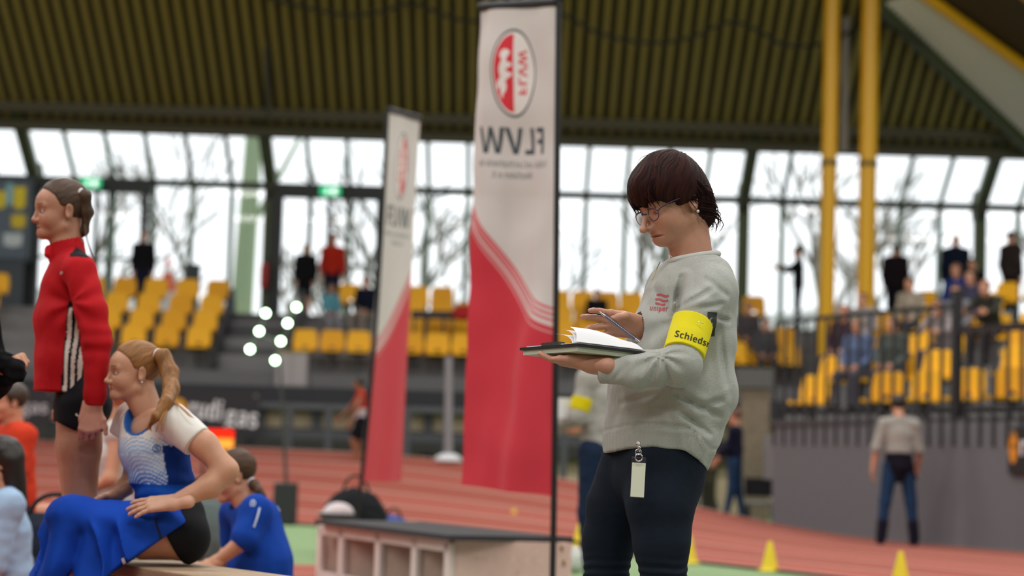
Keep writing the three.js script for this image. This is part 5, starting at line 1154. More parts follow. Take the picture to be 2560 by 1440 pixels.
function seatRow(xs, r, blockName, skip = []) { xs.forEach((x, i) => { if (!skip.includes(i)) seat(V(x, TH[r], -TD[r] - 0.12), 0, 'yellow plastic seat in the ' + ROWNAME[r] + ' row of ' + blockName, 'seats of ' + blockName + ', ' + ROWNAME[r] + ' row', nSeat++, 1.08); }); }
for (let r = 0; r < 4; r++) {
  seatRow([-11.15, -10.5, -9.85, -9.2, -8.55, -7.9, -7.26, -6.62, -6.0].map((x) => x), r, 'the left block below the glass doors', r < 2 ? [2, 3] : [2, 3]);
  seatRow(r === 0 ? [-3.3] : r === 3 ? [-3.95, -3.43, -2.92, -2.4, -1.9, -1.4, -0.9] : [-1.95, -1.4, -0.9], r, 'the block between the two flags');
  seatRow([-1.95 + 0.02, -1.42].filter(() => r === 0), r, 'the block between the two flags');
  seatRow([0.95, 1.45, 1.95, 2.45, 2.95].map((x) => x + 0.04 * r), r, 'the block behind the clipboard');
  seatRow(r < 1 ? [4.95] : r > 1 ? [4.35, 4.85, 5.35] : [], r, 'the block right of the grey sweatshirt');
}
// aisle steps beside the left block
{
  const g = thing('aisle_stairs', 'dark grey aisle steps between the left block and the flag', 'stairs', V(-4.98, 1.9, -41.6));
  for (let i = 0; i < 7; i++) part('step', box(1.3, 0.26, 0.42, 0, 0.13 + i * 0.25, -i * 0.42), M(0x4d4d50, 0.8), g);
  for (const s of [-1, 1]) part('cheek', bar(V(s * 0.72, 0.2, 0.2), V(s * 0.72, 2.0, -2.9), 0.1, 0.7), M(0x37373b, 0.7), g);
}
// right-hand stand: rows running towards the camera
const E = V(0.406, 0, 0.914), NR = V(0.914, 0, -0.406);
const rightRows = [0, 1, 2, 3, 4, 5, 6].map((k) => ({ d: 29.6 + 2.2 * k, h: 1.3 + 0.385 * k, x: (0.1265 + 0.009 * k) * (29.6 + 2.2 * k) }));
const turnR = Math.atan2(-NR.x, -NR.z), turnS = -0.65, rightSeats = [];
{
  const g = structGroup('trim_9');
  rightRows.forEach(({ d, h, x }) => {
    const a = P2(x, d, h - 0.3).addScaledVector(NR, 0.1).addScaledVector(E, 0.1), b = a.clone().addScaledVector(E, 11);
    part('step', bar(a, b, 0.95, 0.6), mConcrete, g);
  });
  const a = P2(3.41, 28.2, 0).addScaledVector(NR, 0.12), b = P2(5.5, 23.5, 0).addScaledVector(NR, 0.12), c = P2(7.8, 18.6, 0).addScaledVector(NR, 0.12);
  for (const [p, q] of [[a, b], [b, c]]) part('front_wall', bar(p.clone().setY(0.71), q.clone().setY(0.71), 0.2, 1.42), mWallGrey, g);
  part('wall_coping', bar(a.clone().setY(1.43), c.clone().setY(1.43), 0.26, 0.08), M(0x47464b, 0.7), g);
  const e = P2(3.41, 28.2, 0).addScaledVector(NR, 0.2);
  part('end_wall', bar(e.clone().setY(0.7), e.clone().addScaledVector(NR, 5).setY(0.7), 0.15, 1.4), M(0x5a595c, 0.8), g);
}
rightRows.forEach(({ d, h, x }, k) => {
  const n = 8, words = ['first', 'second', 'third', 'fourth', 'fifth', 'sixth', 'last'];
  for (let i = 0; i < n; i++) {
    if ([4, 7].includes((i * 7 + k * 3) % 9)) continue;
    const p = P2(x, d, h).addScaledVector(E, 0.5 + i * 0.86).addScaledVector(NR, 0.15);
    const px = 1280 + p.x / -p.z * FPX; if (px > 2620 || px < 1940) continue;
    rightSeats.push({ p, k, px, used: false }); seat(p, turnS, 'yellow plastic seat in the ' + words[k] + ' row up from the railing at the right', 'right-hand stand, ' + words[k] + ' row', nSeat++);
  }
});
// railing on the grey wall: each bar its own part
{
  const g = thing('railing', 'dark steel bar railing on top of the grey wall at the right', 'railing', V(0, 0, 0));
  const a = P2(3.41, 28.2, 1.45).addScaledVector(NR, 0.12), b = P2(5.5, 23.5, 1.45).addScaledVector(NR, 0.12), c = P2(7.0, 20.3, 1.45).addScaledVector(NR, 0.12), L1 = a.distanceTo(b), L = a.distanceTo(c);
  const mid = 0.745 * L1;
  for (let s = 0.02; s < L; s += 0.245) {
    const p = a.clone().addScaledVector(E, s), hi = s < mid ? 1.3 : 1.0;
    part('bar', box(0.035, hi + 0.3, 0.06, p.x - NR.x * 0.1, p.y + hi / 2 - 0.15, p.z - NR.z * 0.1), mDarkSteel, g);
  }
  const pm = a.clone().addScaledVector(E, mid); part('post', box(0.11, 1.55, 0.11, pm.x, pm.y + 0.7, pm.z), M(0x17171b, 0.5), g);
  part('top_rail', bar(a.clone().setY(2.75), pm.clone().setY(2.75), 0.06, 0.05), mDarkSteel, g);
  part('top_rail', bar(pm.clone().setY(2.46), c.clone().setY(2.46), 0.1, 0.08), M(0x2b2329, 0.5), g);
  part('bottom_rail', bar(a.clone().setY(1.56), c.clone().setY(1.56), 0.06, 0.06), mDarkSteel, g);
}
// railing along the outside of the track in front of the back stand
{
  const pts = [-6, -4.6, -3.2, -1.8, -0.4, 1.0, 2.4].map((x) => V(x, 0, -39 + 0.18 * Math.max(0, x + 1)));
  const g = thing('track_barrier', 'grey frame barrier along the far edge of the running track', 'railing', V(0, 0, 0));
  for (let i = 0; i + 1 < pts.length; i++) { part('rail', bar(pts[i].clone().setY(1.72), pts[i + 1].clone().setY(1.72), 0.06, 0.1), M(0x55565b, 0.6), g); part('rail', bar(pts[i].clone().setY(1.22), pts[i + 1].clone().setY(1.22), 0.06, 0.14), M(0x46464c, 0.6), g); }
  for (let i = 0; i < pts.length; i++) for (const k of [0, 0.5]) if (i + 1 < pts.length || !k) { const p = pts[i].clone().lerp(pts[Math.min(i + 1, pts.length - 1)], k); part('post', box(0.12, 1.75, 0.08, p.x, 0.87, p.z), M(0x4b4d52, 0.6), g); }
}
// ================================================================ PROPS
// banner flags
function fitText(c, t, x, y, w) { const m = c.measureText(t).width; c.save(); c.translate(x, y); c.scale(Math.min(1, w / m), 1); c.fillText(t, 0, 0); c.restore(); }
function flagTex(mirror, w = 512, h = 2048) {
  return canvasTex(w, h, (c) => {
    if (mirror) { c.translate(w, 0); c.scale(-1, 1); }
    c.fillStyle = '#d8d3d1'; c.fillRect(0, 0, w, h);
    // emblem: ringed oval, red half with a white rearing horse, white half with upright letters
    c.save(); c.translate(w * 0.5, h * 0.135);
    c.fillStyle = '#4d5256'; c.beginPath(); c.scale(0.9, 1.22); c.ellipse(0, 0, 124, 156, 0, 0, 7); c.fill();
    c.fillStyle = '#e9e4e2'; c.beginPath(); c.ellipse(0, 0, 115, 147, 0, 0, 7); c.fill();
    c.save(); c.beginPath(); c.ellipse(0, 0, 106, 138, 0, 0, 7); c.clip();
    c.fillStyle = '#d8323f'; c.fillRect(0, -150, 130, 300);
    c.fillStyle = '#efe9e7'; c.beginPath();
    c.moveTo(16, -74); c.bezierCurveTo(34, -92, 66, -86, 70, -60); c.lineTo(58, -46); c.bezierCurveTo(74, -30, 84, -8, 70, 14); c.bezierCurveTo(90, 26, 98, 44, 86, 62); c.lineTo(76, 46); c.bezierCurveTo(70, 60, 76, 80, 62, 92); c.lineTo(56, 72); c.bezierCurveTo(40, 66, 34, 44, 46, 26); c.bezierCurveTo(30, 22, 22, 8, 12, 12); c.lineTo(8, 0); c.bezierCurveTo(24, -4, 34, -2, 40, -12); c.bezierCurveTo(26, -22, 16, -20, 8, -28); c.lineTo(12, -38); c.bezierCurveTo(24, -36, 32, -36, 36, -48); c.bezierCurveTo(30, -60, 20, -62, 16, -74); c.fill();
    c.restore();
    c.fillStyle = '#d8323f'; c.font = 'bold 62px sans-serif'; c.textAlign = 'center'; c.textBaseline = 'middle';
    c.save(); c.translate(-50, 0); c.rotate(-Math.PI / 2); c.fillText('FLVW', 0, 0, 190); c.restore();
    c.restore();
    c.fillStyle = '#3f4d55'; c.font = 'bold 158px sans-serif'; c.textAlign = 'center'; c.textBaseline = 'middle'; fitText(c, 'FLVW', w * 0.5, h * 0.277, 372);
    c.font = '40px sans-serif'; fitText(c, 'Fußball- und Leichtathletik-Ver', w * 0.5, h * 0.325, 390); fitText(c, 'Westfalen e.V.', w * 0.55, h * 0.348, 200);
    // red swoosh with lighter lines
    const sw = (o) => { c.beginPath(); c.moveTo(w + 10, h * 0.43 + o * 0.9); c.bezierCurveTo(w * 0.66, h * 0.52 + o, w * 0.52, h * 0.63 + o, -10, h * 0.645 + o); };
    const fill = (o, col) => { sw(o); c.lineTo(-10, h + 10); c.lineTo(w + 10, h + 10); c.closePath(); c.fillStyle = col; c.fill(); };
    fill(30, '#cf3343');
    for (const o of [-44, -20, 4]) { sw(o); c.lineWidth = 11; c.strokeStyle = '#d6515a'; c.stroke(); }
    c.lineWidth = 7; c.strokeStyle = '#dba3a4'; sw(30); c.stroke(); sw(56); c.stroke(); 
  });
}
function flag(label, pole, TL, TR_, BL, BR, mirror, waves) {
  const g = thing('banner_flag', label, 'flag', V(pole[0].x, 0, pole[0].z)), o = g.position, L = (p) => p.clone().sub(o);
  const nu = 20, nv = 70, pos = [], uv = [], ix = [], nrm = TR_.clone().sub(TL).cross(V(0, 1, 0)).normalize();
  for (let j = 0; j <= nv; j++) for (let i = 0; i <= nu; i++) {
    const u = i / nu, v = j / nv, p = L(TL.clone().lerp(TR_, u)).lerp(L(BL.clone().lerp(BR, u)), v);
    const free = mirror ? 1 - u : u;
    p.addScaledVector(nrm, waves * (Math.sin(v * 7 + u * 2) * free * (1 - free) * 1.6 + 0.35 * Math.sin(v * 3 + u * 6.5) * sstep(0, 0.3, free) * sstep(1, 0.8, free) + 0.18 * noise(u * 3, v * 9, 2) + 0.12 * Math.sin(u * 16 + v * 4) * sstep(0.5, 1, v)));
    p.y += waves * 0.03 * Math.sin(u * 9) * v * v;
    pos.push(p.x, p.y, p.z); uv.push(u, 1 - v);
    if (i < nu && j < nv) { const q = j * (nu + 1) + i; ix.push(q, q + nu + 1, q + 1, q + 1, q + nu + 1, q + nu + 2); }
  }
  const ge = new THREE.BufferGeometry(); ge.setAttribute('position', new THREE.Float32BufferAttribute(pos, 3)); ge.setAttribute('uv', new THREE.Float32BufferAttribute(uv, 2)); ge.setIndex(ix); ge.computeVertexNormals();
  part('cloth', ge, new THREE.MeshPhysicalMaterial({ map: flagTex(mirror), roughness: 0.9, transmission: 0.12, thickness: 0, side: THREE.DoubleSide }), g);
  part('pole', tube(pole.map(L), 0.017, 40, 10), M(0x14161a, 0.45), g);
  part('top_arm', cyl(L(TL).add(V(0, 0.03, 0)), L(TR_).add(V(0, 0.03, 0)), 0.022, 0.022, 12), M(0x22242c, 0.5), g);
  const foot = L(pole[pole.length - 1]); foot.y = 0;
  part('base_plate', new THREE.CylinderGeometry(0.2, 0.22, 0.04, 28).translate(foot.x, 0.02, foot.z), M(0x2a2a2e, 0.6), g);
  return g;
}
{
  const d = 11.3, left = 11.75;
  const gy = at(1382, 1440, d); gy.y = 0.02;
  const b1 = flag('tall white and red flag seen from behind with mirrored letters, nearest the woman', [at(1397, 4, d), at(1394, 300, d), at(1390, 800, d), at(1384, 1300, d), gy], at(1200, 30, left), at(1392, 18, d), at(1152, 1212, left), at(1382, 1240, d), true, 0.1);
  const d2 = 16.6, r2 = 17.6; const g2 = at(880, 1440, d2); g2.y = 0.02;
  flag('narrow white and red flag further back, turned edge-on', [at(968, 275, d2), at(962, 420, d2), at(940, 800, d2), at(906, 1180, d2), at(893, 1290, d2), g2], at(970, 282, d2), at(1049, 305, r2), at(904, 1204, d2), at(1002, 1202, r2), false, 0.025);
}
// podium of plywood, open at its long side
{
  const N = atLevel(1121, 1335, 0.4), Lf = atLevel(797, 1297, 0.4), Rt = atLevel(1430, 1345, 0.4);
  const u = Lf.clone().sub(N), L = u.length(); u.normalize(); const w = Rt.clone().sub(N), Wd = w.length(); w.normalize();
  const g = thing('podium', 'long plywood podium box with dark top and open compartments', 'podium', V(N.x, 0, N.z)), P = (a, b, h) => V(0, h, 0).addScaledVector(u, a * L).addScaledVector(w, b * Wd);
  const mPly = M(0xf2d3c4, 0.7, { map: texGrain }), mEdge = M(0xeeded9, 0.6), mIn = mPly, mRust = M(0x8a6226, 0.6);
  const T = 0.37;
  part('top_carpet', bar(P(-0.01, 0.5, 0.385), P(1.01, 0.5, 0.385), Wd + 0.06, 0.03), M(0x3a383c, 0.95), g);
  part('end_panel', bar(P(0, 0.015, T / 2), P(0, 1, T / 2), 0.024, T), mPly, g);
  part('end_panel', bar(P(1, 0.015, T / 2), P(1, 1, T / 2), 0.024, T), mPly, g);
  part('back_panel', bar(P(0, 0.97, T / 2), P(1, 0.97, T / 2), 0.02, T), mIn, g);
  part('front_rail', bar(P(0, 0.02, T - 0.035), P(1, 0.02, T - 0.035), 0.03, 0.07), mEdge, g);
  part('bottom_rail', bar(P(0, 0.02, 0.03), P(1, 0.02, 0.03), 0.03, 0.06), mEdge, g);
  for (const t of [0.005, 0.23, 0.5, 0.8, 0.992]) { part('upright', bar(P(t, 0.02, 0), P(t, 0.02, T - 0.02), 0.03, 0.09, u), mEdge, g); part('divider', bar(P(t, 0.05, T / 2), P(t, 0.95, T / 2), 0.02, T - 0.03), mIn, g); }
  for (const [b, h] of [[0.02, 0.36], [0.02, 0.29], [0.02, 0.23], [0.9, 0.34], [0.02, 0.15], [0.92, 0.26], [0.22, 0.27], [0.55, 0.2]]) { const p = P(-0.006, b + 0.01, h); part('screw_plate', box(b > 0.1 && b < 0.8 ? 0.008 : 0.014, b > 0.1 && b < 0.8 ? 0.008 : 0.03, 0.006, p.x, p.y, p.z), mRust, g); }
}
// training cones
{
  const prof = [[0, 0.24], [0.016, 0.24], [0.02, 0.235], [0.066, 0.03], [0.07, 0.014], [0.1, 0.012], [0.1, 0], [0, 0]].map(([r, y]) => new THREE.Vector2(r, y)).reverse();
  const cg = new THREE.LatheGeometry(prof, 24), mC = M(0xe7cc22, 0.5);
  for (const [x, y, label] of [[1151, 1306, 'small yellow cone, the furthest left of the row along the track'], [1284, 1322, 'yellow cone left of the tall flag pole beyond the podium'], [1447, 1374, 'yellow cone between the flag pole and the legs of the woman'], [1722, 1410, 'yellow cone half hidden behind the right leg of the woman'], [1924, 1430, 'yellow cone standing alone in front of the end of the grey wall'], [2251, 1462, 'yellow cone nearest the right edge of the photo']]) {
    const p = atLevel(x, y, 0.0), o = part(numbered('training_cone'), cg, mC, scene); o.position.set(p.x, 0.005, p.z); tag(o, label, 'cone', 'yellow cones along the track');
  }
}
// stand with green signal lamps
{
  const d = 26, gnd = at(712, 1300, d), g = thing('signal_stand', 'dark tripod stand with seven glowing green lamps', 'signal lamps', V(gnd.x, 0, gnd.z)), o = g.position;
  const top = at(690, 760, d).sub(o), L = (px, py) => at(px, py, d).sub(o);
  part('base_box', box(0.27, 0.5, 0.27, 0, 0.25, 0, 0.02), M(0x232428, 0.6), g);
  part('pole', cyl(V(0, 0.5, 0), L(700, 900), 0.022, 0.018, 10), M(0x3a3a3c, 0.6), g);
  part('lamp_arm', cyl(L(688, 901).add(V(0, 0, -0.03)), L(741, 768).add(V(0, 0, -0.03)), 0.012, 0.012, 8), M(0x3a3a3c, 0.6), g);
  part('lamp_arm', cyl(L(625, 873).add(V(0, 0, -0.03)), L(664, 783).add(V(0, 0, -0.03)), 0.012, 0.012, 8), M(0x3a3a3c, 0.6), g);
  part('cross_arm', cyl(L(700, 853).add(V(0, 0, -0.03)), L(640, 835).add(V(0, 0, -0.03)), 0.012, 0.012, 8), M(0x3a3a3c, 0.6), g);
  const glow = new THREE.MeshStandardMaterial({ color: 0x112211, emissive: new THREE.Color(0.62, 1, 0.6), emissiveIntensity: 14 });
  for (const [x, y] of [[664, 783], [741, 768], [719, 808], [648, 828], [702, 853], [625, 873], [688, 901]]) {
    const p = L(x, y); const s = part('lamp_housing', new THREE.CylinderGeometry(0.05, 0.05, 0.05, 16).rotateX(Math.PI / 2).translate(p.x, p.y, p.z - 0.035), M(0x202022, 0.6), g);
    part('lamp_lens', new THREE.SphereGeometry(0.042, 14, 10).translate(p.x, p.y, p.z), glow, s);
    const l = new THREE.PointLight(new THREE.Color(0.62, 1, 0.6), 0.25); l.position.copy(p); l.name = 'signal_lamp_light'; g.add(l);
  }
}
// exit signs
[[228, 458, 'green glowing exit sign above the left glass doors'], [826, 478, 'green glowing exit sign above the right glass doors']].forEach(([x, y, label]) => {
  const p = at(x, y, 46.4), g = thing('exit_sign', label, 'sign', p);
  part('housing', box(0.46, 0.24, 0.08, 0, 0, 0), M(0x1d6b46, 0.5), g);
  const tx = canvasTex(256, 128, (c) => { c.fillStyle = '#25b878'; c.fillRect(0, 0, 256, 128); c.fillStyle = '#f2fff8'; c.fillRect(150, 20, 60, 92); c.beginPath(); c.arc(96, 30, 12, 0, 7); c.fill(); c.lineWidth = 16; c.strokeStyle = '#f2fff8'; c.beginPath(); c.moveTo(94, 46); c.lineTo(84, 76); c.lineTo(104, 92); c.lineTo(98, 116); c.moveTo(84, 76); c.lineTo(60, 104); c.moveTo(94, 50); c.lineTo(122, 66); c.moveTo(92, 52); c.lineTo(66, 64); c.stroke(); });
  part('pictogram', new THREE.PlaneGeometry(0.43, 0.21).translate(0, 0, 0.042), new THREE.MeshStandardMaterial({ color: 0x000000, emissive: 0xffffff, emissiveMap: tx, emissiveIntensity: 1.4 }), g);
  const l = new THREE.PointLight(new THREE.Color(0.4, 1, 0.7), 0.3); l.position.set(0, 0, 0.12); l.name = 'exit_sign_light'; g.add(l);
});
// red LED display board
{
  const p = at(543, 1097, 30), g = thing('display_board', 'glowing red and orange display board in front of the banner', 'display', V(p.x, 0, p.z));
  part('case', box(0.52, 0.34, 0.1, 0, p.y, 0), M(0x161616, 0.5), g);
  const tx = canvasTex(64, 64, (c) => { for (let y = 0; y < 64; y += 4) for (let x = 0; x < 64; x += 4) { c.fillStyle = y < 26 ? '#ff2408' : y < 32 ? '#ff4a18' : '#ffa038'; c.fillRect(x, y, 4, 4); } });
  part('screen', new THREE.PlaneGeometry(0.46, 0.26).translate(0, p.y, 0.052), new THREE.MeshStandardMaterial({ color: 0x000000, emissive: 0xffffff, emissiveMap: tx, emissiveIntensity: 1.5 }), g);
  for (const s of [-1, 1]) part('leg', cyl(V(s * 0.18, 0.0, 0), V(s * 0.18, p.y - 0.16, 0), 0.02, 0.02, 8), M(0x222222, 0.6), g);
  const l = new THREE.RectAreaLight(new THREE.Color(1, 0.35, 0.12), 2, 0.46, 0.26); l.position.set(0, p.y, 0.06); l.rotation.y = Math.PI; l.name = 'display_light'; g.add(l);
}
// sponsor banners
function banner(label, x0, y0, x1, y1, d, draw, turn = 0, foot = 0) {
  const a = at(x0, y0, d), b = at(x1, y1, d), w = b.x - a.x, h = a.y - b.y;
  const g = thing('sponsor_banner', label, 'banner', V((a.x + b.x) / 2, (a.y + b.y) / 2, a.z), turn);
  part('print', new THREE.PlaneGeometry(w, h, 8, 4).translate(0, 0, 0.012), new THREE.MeshStandardMaterial({ map: canvasTex(512, Math.round(512 * h / w), draw), roughness: 0.7 }), g);
  part('backing', box(w, h, 0.02, 0, 0, 0), M(0x1c1a1d, 0.7), g);
  for (const s of [-1, 1]) part('eyelet', new THREE.TorusGeometry(0.03, 0.008, 6, 12).translate(s * (w / 2 - 0.06), h / 2 - 0.06, 0.02), M(0x999999, 0.4, { metalness: 1 }), g);
  if (foot) for (const s of [-1, 1]) part('post', cyl(V(s * (w / 2 - 0.05), -g.position.y, -0.04), V(s * (w / 2 - 0.05), h / 2, -0.04), 0.025, 0.025, 10), M(0x2a2a2c, 0.6), g);
  return g;
}
banner('black banner with white letters gas and an orange disc, behind the seated girl', 425, 975, 645, 1096, 38.6, (c, w, h) => { c.fillStyle = '#272329'; c.fillRect(0, 0, w, h); c.fillStyle = '#d99a1e'; c.beginPath(); c.arc(40, h * 0.4, 62, 0, 7); c.fill(); c.fillStyle = '#e6e0e4'; c.font = 'bold 150px sans-serif'; c.save(); c.translate(105, h * 0.58); c.rotate(0.08); fitText(c, 'rudi', 0, 0, 200); fitText(c, 'gas', 214, 20, 190); c.restore(); }, 0, 1);
banner('black banner with grey letters gas, between the black sleeve and the red jacket', 30, 970, 130, 1060, 38.6, (c, w, h) => { c.fillStyle = '#272329'; c.fillRect(0, 0, w, h); c.fillStyle = '#b9b2b8'; c.font = 'bold 210px sans-serif'; c.fillText('gas', 120, h * 0.7, 340); }, 0, 1);
banner('black banner with orange disc and white letters on the grey wall', 2488, 1066, 2680, 1190, 23.25, (c, w, h) => { c.fillStyle = '#221e1f'; c.fillRect(0, 0, w, h); c.fillStyle = '#d98a1e'; c.beginPath(); c.ellipse(52, h * 0.42, 46, 110, 0, 0, 7); c.fill(); c.fillStyle = '#221e1f'; c.beginPath(); c.arc(56, h * 0.4, 18, 0, 7); c.fill(); c.fillStyle = '#d4cfd2'; c.font = 'bold 190px sans-serif'; c.fillText('rudi', 110, h * 0.6, 400); }, -1.13);
// notice board on the stand front
{
  const p = at(729, 925, 41.05), g = thing('notice_board', 'pale grey notice board on the front of the back stand', 'board', p);
  part('frame', box(0.62, 0.72, 0.05, 0, 0, 0), M(0x8c8588, 0.7), g);
  for (const s of [-1, 1]) part('panel', box(0.27, 0.6, 0.02, s * 0.145, 0.02, 0.03), M(0xa79fa0, 0.7), g);
  part('top_strip', box(0.62, 0.05, 0.03, 0, 0.34, 0.03), M(0x8c7a4a, 0.7), g);
}
// grey pole with white foot, and things lying about behind the podium
{
  let p = at(1121, 1152, 34.2), t = at(1122, 892, 34.2); const g = thing('marker_pole', 'tall grey pole with a white foot at the track edge', 'pole', V(p.x, p.y, p.z));
  part('pole', cyl(V(0, 0, 0), V(t.x - p.x, t.y - p.y, 0), 0.07, 0.06, 12), M(0x87878b, 0.5), g); part('foot', new THREE.SphereGeometry(0.2, 16, 8, 0, 7, 0, Math.PI / 2).scale(1.1, 0.6, 0.8), M(0xd8d8dc, 0.5), g);
  p = atLevel(1030, 1275, 0); const s = thing('starting_block', 'grey starting block on the red lanes right of the narrow flag', 'starting block', V(p.x, 0, p.z), 0.5);
  part('rail', box(0.9, 0.05, 0.1, 0, 0.03, 0), M(0x8d8f8c, 0.4, { metalness: 0.6 }), s);
  for (const k of [-1, 1]) part('foot_pedal', box(0.16, 0.24, 0.05, k * 0.2, 0.16, k * 0.09).applyMatrix4(new THREE.Matrix4().makeRotationX(-0.4)), M(0x9a9c99, 0.6), s);
  for (const [x, y] of [[780, 1205]]) {
    const q = atLevel(x, y, 0.35), h = thing('starting_block', 'pale starting block on the red lanes above the black base box', 'starting block', V(q.x, 0.33, q.z), 0.2);
    part('rail', box(1.1, 0.05, 0.1, 0, 0.03, 0), M(0x9c9894, 0.4, { metalness: 0.6 }), h); for (const k of [-1, 1]) part('foot_pedal', box(0.14, 0.3, 0.06, k * 0.42, 0.18, 0), M(0x8f9692, 0.6), h);
  }
  const c = at(846, 1284, 17.6), cap = thing('cap', 'white cap lying behind the far end of the podium', 'cap', V(c.x, 0, c.z));
  part('stool', [cyl(V(0, 0, 0), V(0, c.y - 0.02, 0), 0.12, 0.12, 16), new THREE.CylinderGeometry(0.16, 0.16, 0.03, 20).translate(0, c.y - 0.015, 0)], M(0x3c3c40, 0.7), cap);
  part('crown', new THREE.SphereGeometry(0.12, 20, 10, 0, 7, 0, Math.PI / 2).scale(1.05, 0.75, 1).translate(0, c.y, 0), M(0xd8d0d4, 0.8), cap);
  part('brim', new THREE.CylinderGeometry(0.1, 0.1, 0.012, 20, 1, false, 0, Math.PI).rotateY(-1.2).translate(-0.07, c.y + 0.008, 0.03), M(0xd8d0d4, 0.8), cap);
  const bagAt = (px, py, d, w, h, col, name, label, cat) => { const q = at(px, py, d), b = thing(name, label, cat, V(q.x, 0, q.z)); const f = warp(union([limb(V(-w / 2 + h * 0.4, h * 0.45, 0), V(w / 2 - h * 0.4, h * 0.45, 0), h * 0.46, h * 0.44)], 0.02), (x, y, z) => 0.012 * noise(x * 12, y * 12, z * 12)); part('bag_body', skin(cut(f, (x, y, z) => 0.004 - y, 0.01), 0.02, { color: flat(lin(col), 0.1) }), mCloth, b); part('bag_strap', tube([V(-w * 0.25, h * 0.8, 0.05), V(-w * 0.1, h * 1.05, 0.06), V(w * 0.1, h * 1.05, 0.06), V(w * 0.25, h * 0.8, 0.05)], 0.012, 20, 6), M(0x18181b, 0.8), b); return b; };
  bagAt(890, 1245, 18.6, 0.5, 0.62, 0x1d1e22, 'sports_bag', 'black sports bag at the foot of the narrow flag', 'bag');
  bagAt(985, 1278, 20, 0.3, 0.34, 0x4a5c9c, 'sports_bag', 'blue bag behind the dark podium top', 'bag');
  bagAt(150, 1265, 10.5, 0.7, 0.55, 0x1a1f2c, 'sports_bag', 'navy sports bag behind the legs of the standing girl', 'bag');
  bagAt(92, 1320, 9.6, 0.32, 0.3, 0xd8442a, 'sports_bag', 'small orange red bag at the lower left', 'bag');
  bagAt(515, 1255, 12.5, 0.7, 0.62, 0x56605f, 'sports_bag', 'grey green bag between the two blue-clad girls', 'bag');
  const w = atLevel(1432, 1436, 0); bagAt(1436, 1440, 16.5, 0.2, 0.22, 0xd6d6d6, 'sports_bag', 'small white bag behind the right end of the podium', 'bag');
}
// passage between the stands: beige pier, dark chair, pale bench
{
  const p = at(1884, 1150, 33), g = thing('pier', 'beige wall pier beside the grey wall end', 'pier', V(p.x, 0, p.z)); part('shaft', box(0.42, 2.2, 0.3, 0, 1.1, 0), M(0x8a7a68, 0.85, { map: texCoarse }), g); part('head', box(0.6, 0.3, 0.4, 0, 2.2, 0), M(0x5b5a58, 0.8), g);
  const q = at(1900, 1295, 30), c = thing('bench', 'dark upholstered bench with pale rail beside the grey wall end', 'bench', V(q.x, q.y, q.z));
  part('backrest', box(0.42, 0.26, 0.06, 0, 0.42, -0.12, 0.02), M(0x1c1a20, 0.8), c); part('seat', box(0.42, 0.06, 0.3, 0, 0.2, 0, 0.015), M(0x8d8a86, 0.6), c); for (const s of [-1, 1]) part('leg', box(0.04, 0.2, 0.26, s * 0.17, 0.1, 0), M(0x1c1a20, 0.7), c);
  const r = at(1762, 1250, 33); const t = thing('folding_chair', 'folded dark chairs leaning behind the legs of the woman', 'chair', V(r.x, 0.15, r.z));
  for (let i = 0; i < 3; i++) part('tube_frame', tube([V(i * 0.1 - 0.2, 0, 0), V(i * 0.1 - 0.32, 0.9, -0.1), V(i * 0.1 - 0.3, 0.95, -0.1), V(i * 0.1, 0.05, 0)], 0.025, 20, 6), M(0x3c3b40, 0.5), t);
}
// ================================================================ THE PEOPLE FURTHER BACK
const floorAt = (px, d, h = 0) => { const p = at(px, 720, d); return V(at(px, 720 + (0.8 - h) * FPX / d * 0 + 400, d).x, h, p.z); };
const navy = lin(0x141a2c), blackC = lin(0x14151a), greyC = lin(0x9c9a97), jeans = lin(0x213857), hairD = lin(0x1a120e), hairB = lin(0x3a281c), hairG = lin(0x8d7a5e);
// official in a matching grey sweatshirt behind the flag
{
  const q = person({ label: 'second official in a grey sweatshirt with yellow armband, behind the clipboard', pos: floorAt(1500, 14.3), H: 1.72, yaw: -125, cell: 0.012, near: true, hair: hairB, top: lin(0xa8a6a0), bottom: lin(0x1d2b42), headDir: [-120, 30], topName: 'sweatshirt',
    joints: standJoints({ head: [0, 0.9, 0.07], neck: [0, 0.83, 0.015], elL: [0.13, 0.65, 0.02], wrL: [0.08, 0.62, 0.14], elR: [-0.155, 0.655, -0.01], wrR: [-0.1, 0.62, 0.13] }) });
  const a = q.J.shL.clone().lerp(q.J.elL, 0.5), b = q.J.shL.clone().lerp(q.J.elL, 0.85), d = b.clone().sub(a).normalize();
  part('armband', skin(cut(limb(a, b, 0.068, 0.066), (x, y, z) => { const t = (x - a.x) * d.x + (y - a.y) * d.y + (z - a.z) * d.z; return Math.max(-t, t - a.distanceTo(b)); }, 0.003), 0.008, { color: flat(lin(0xd9c814)) }), mCloth, q.g);
  const p = at(1412, 1020, 14.15), sh = thing('paper_sheet', 'white paper sheet beside the yellow armband of the second official', 'paper', p, 0.4); part('page', box(0.1, 0.13, 0.004, 0, 0, 0), M(0xe6e6ea, 0.8), sh); part('pad', box(0.1, 0.13, 0.008, 0, 0, -0.007), M(0xcfcfd4, 0.8), sh);
}
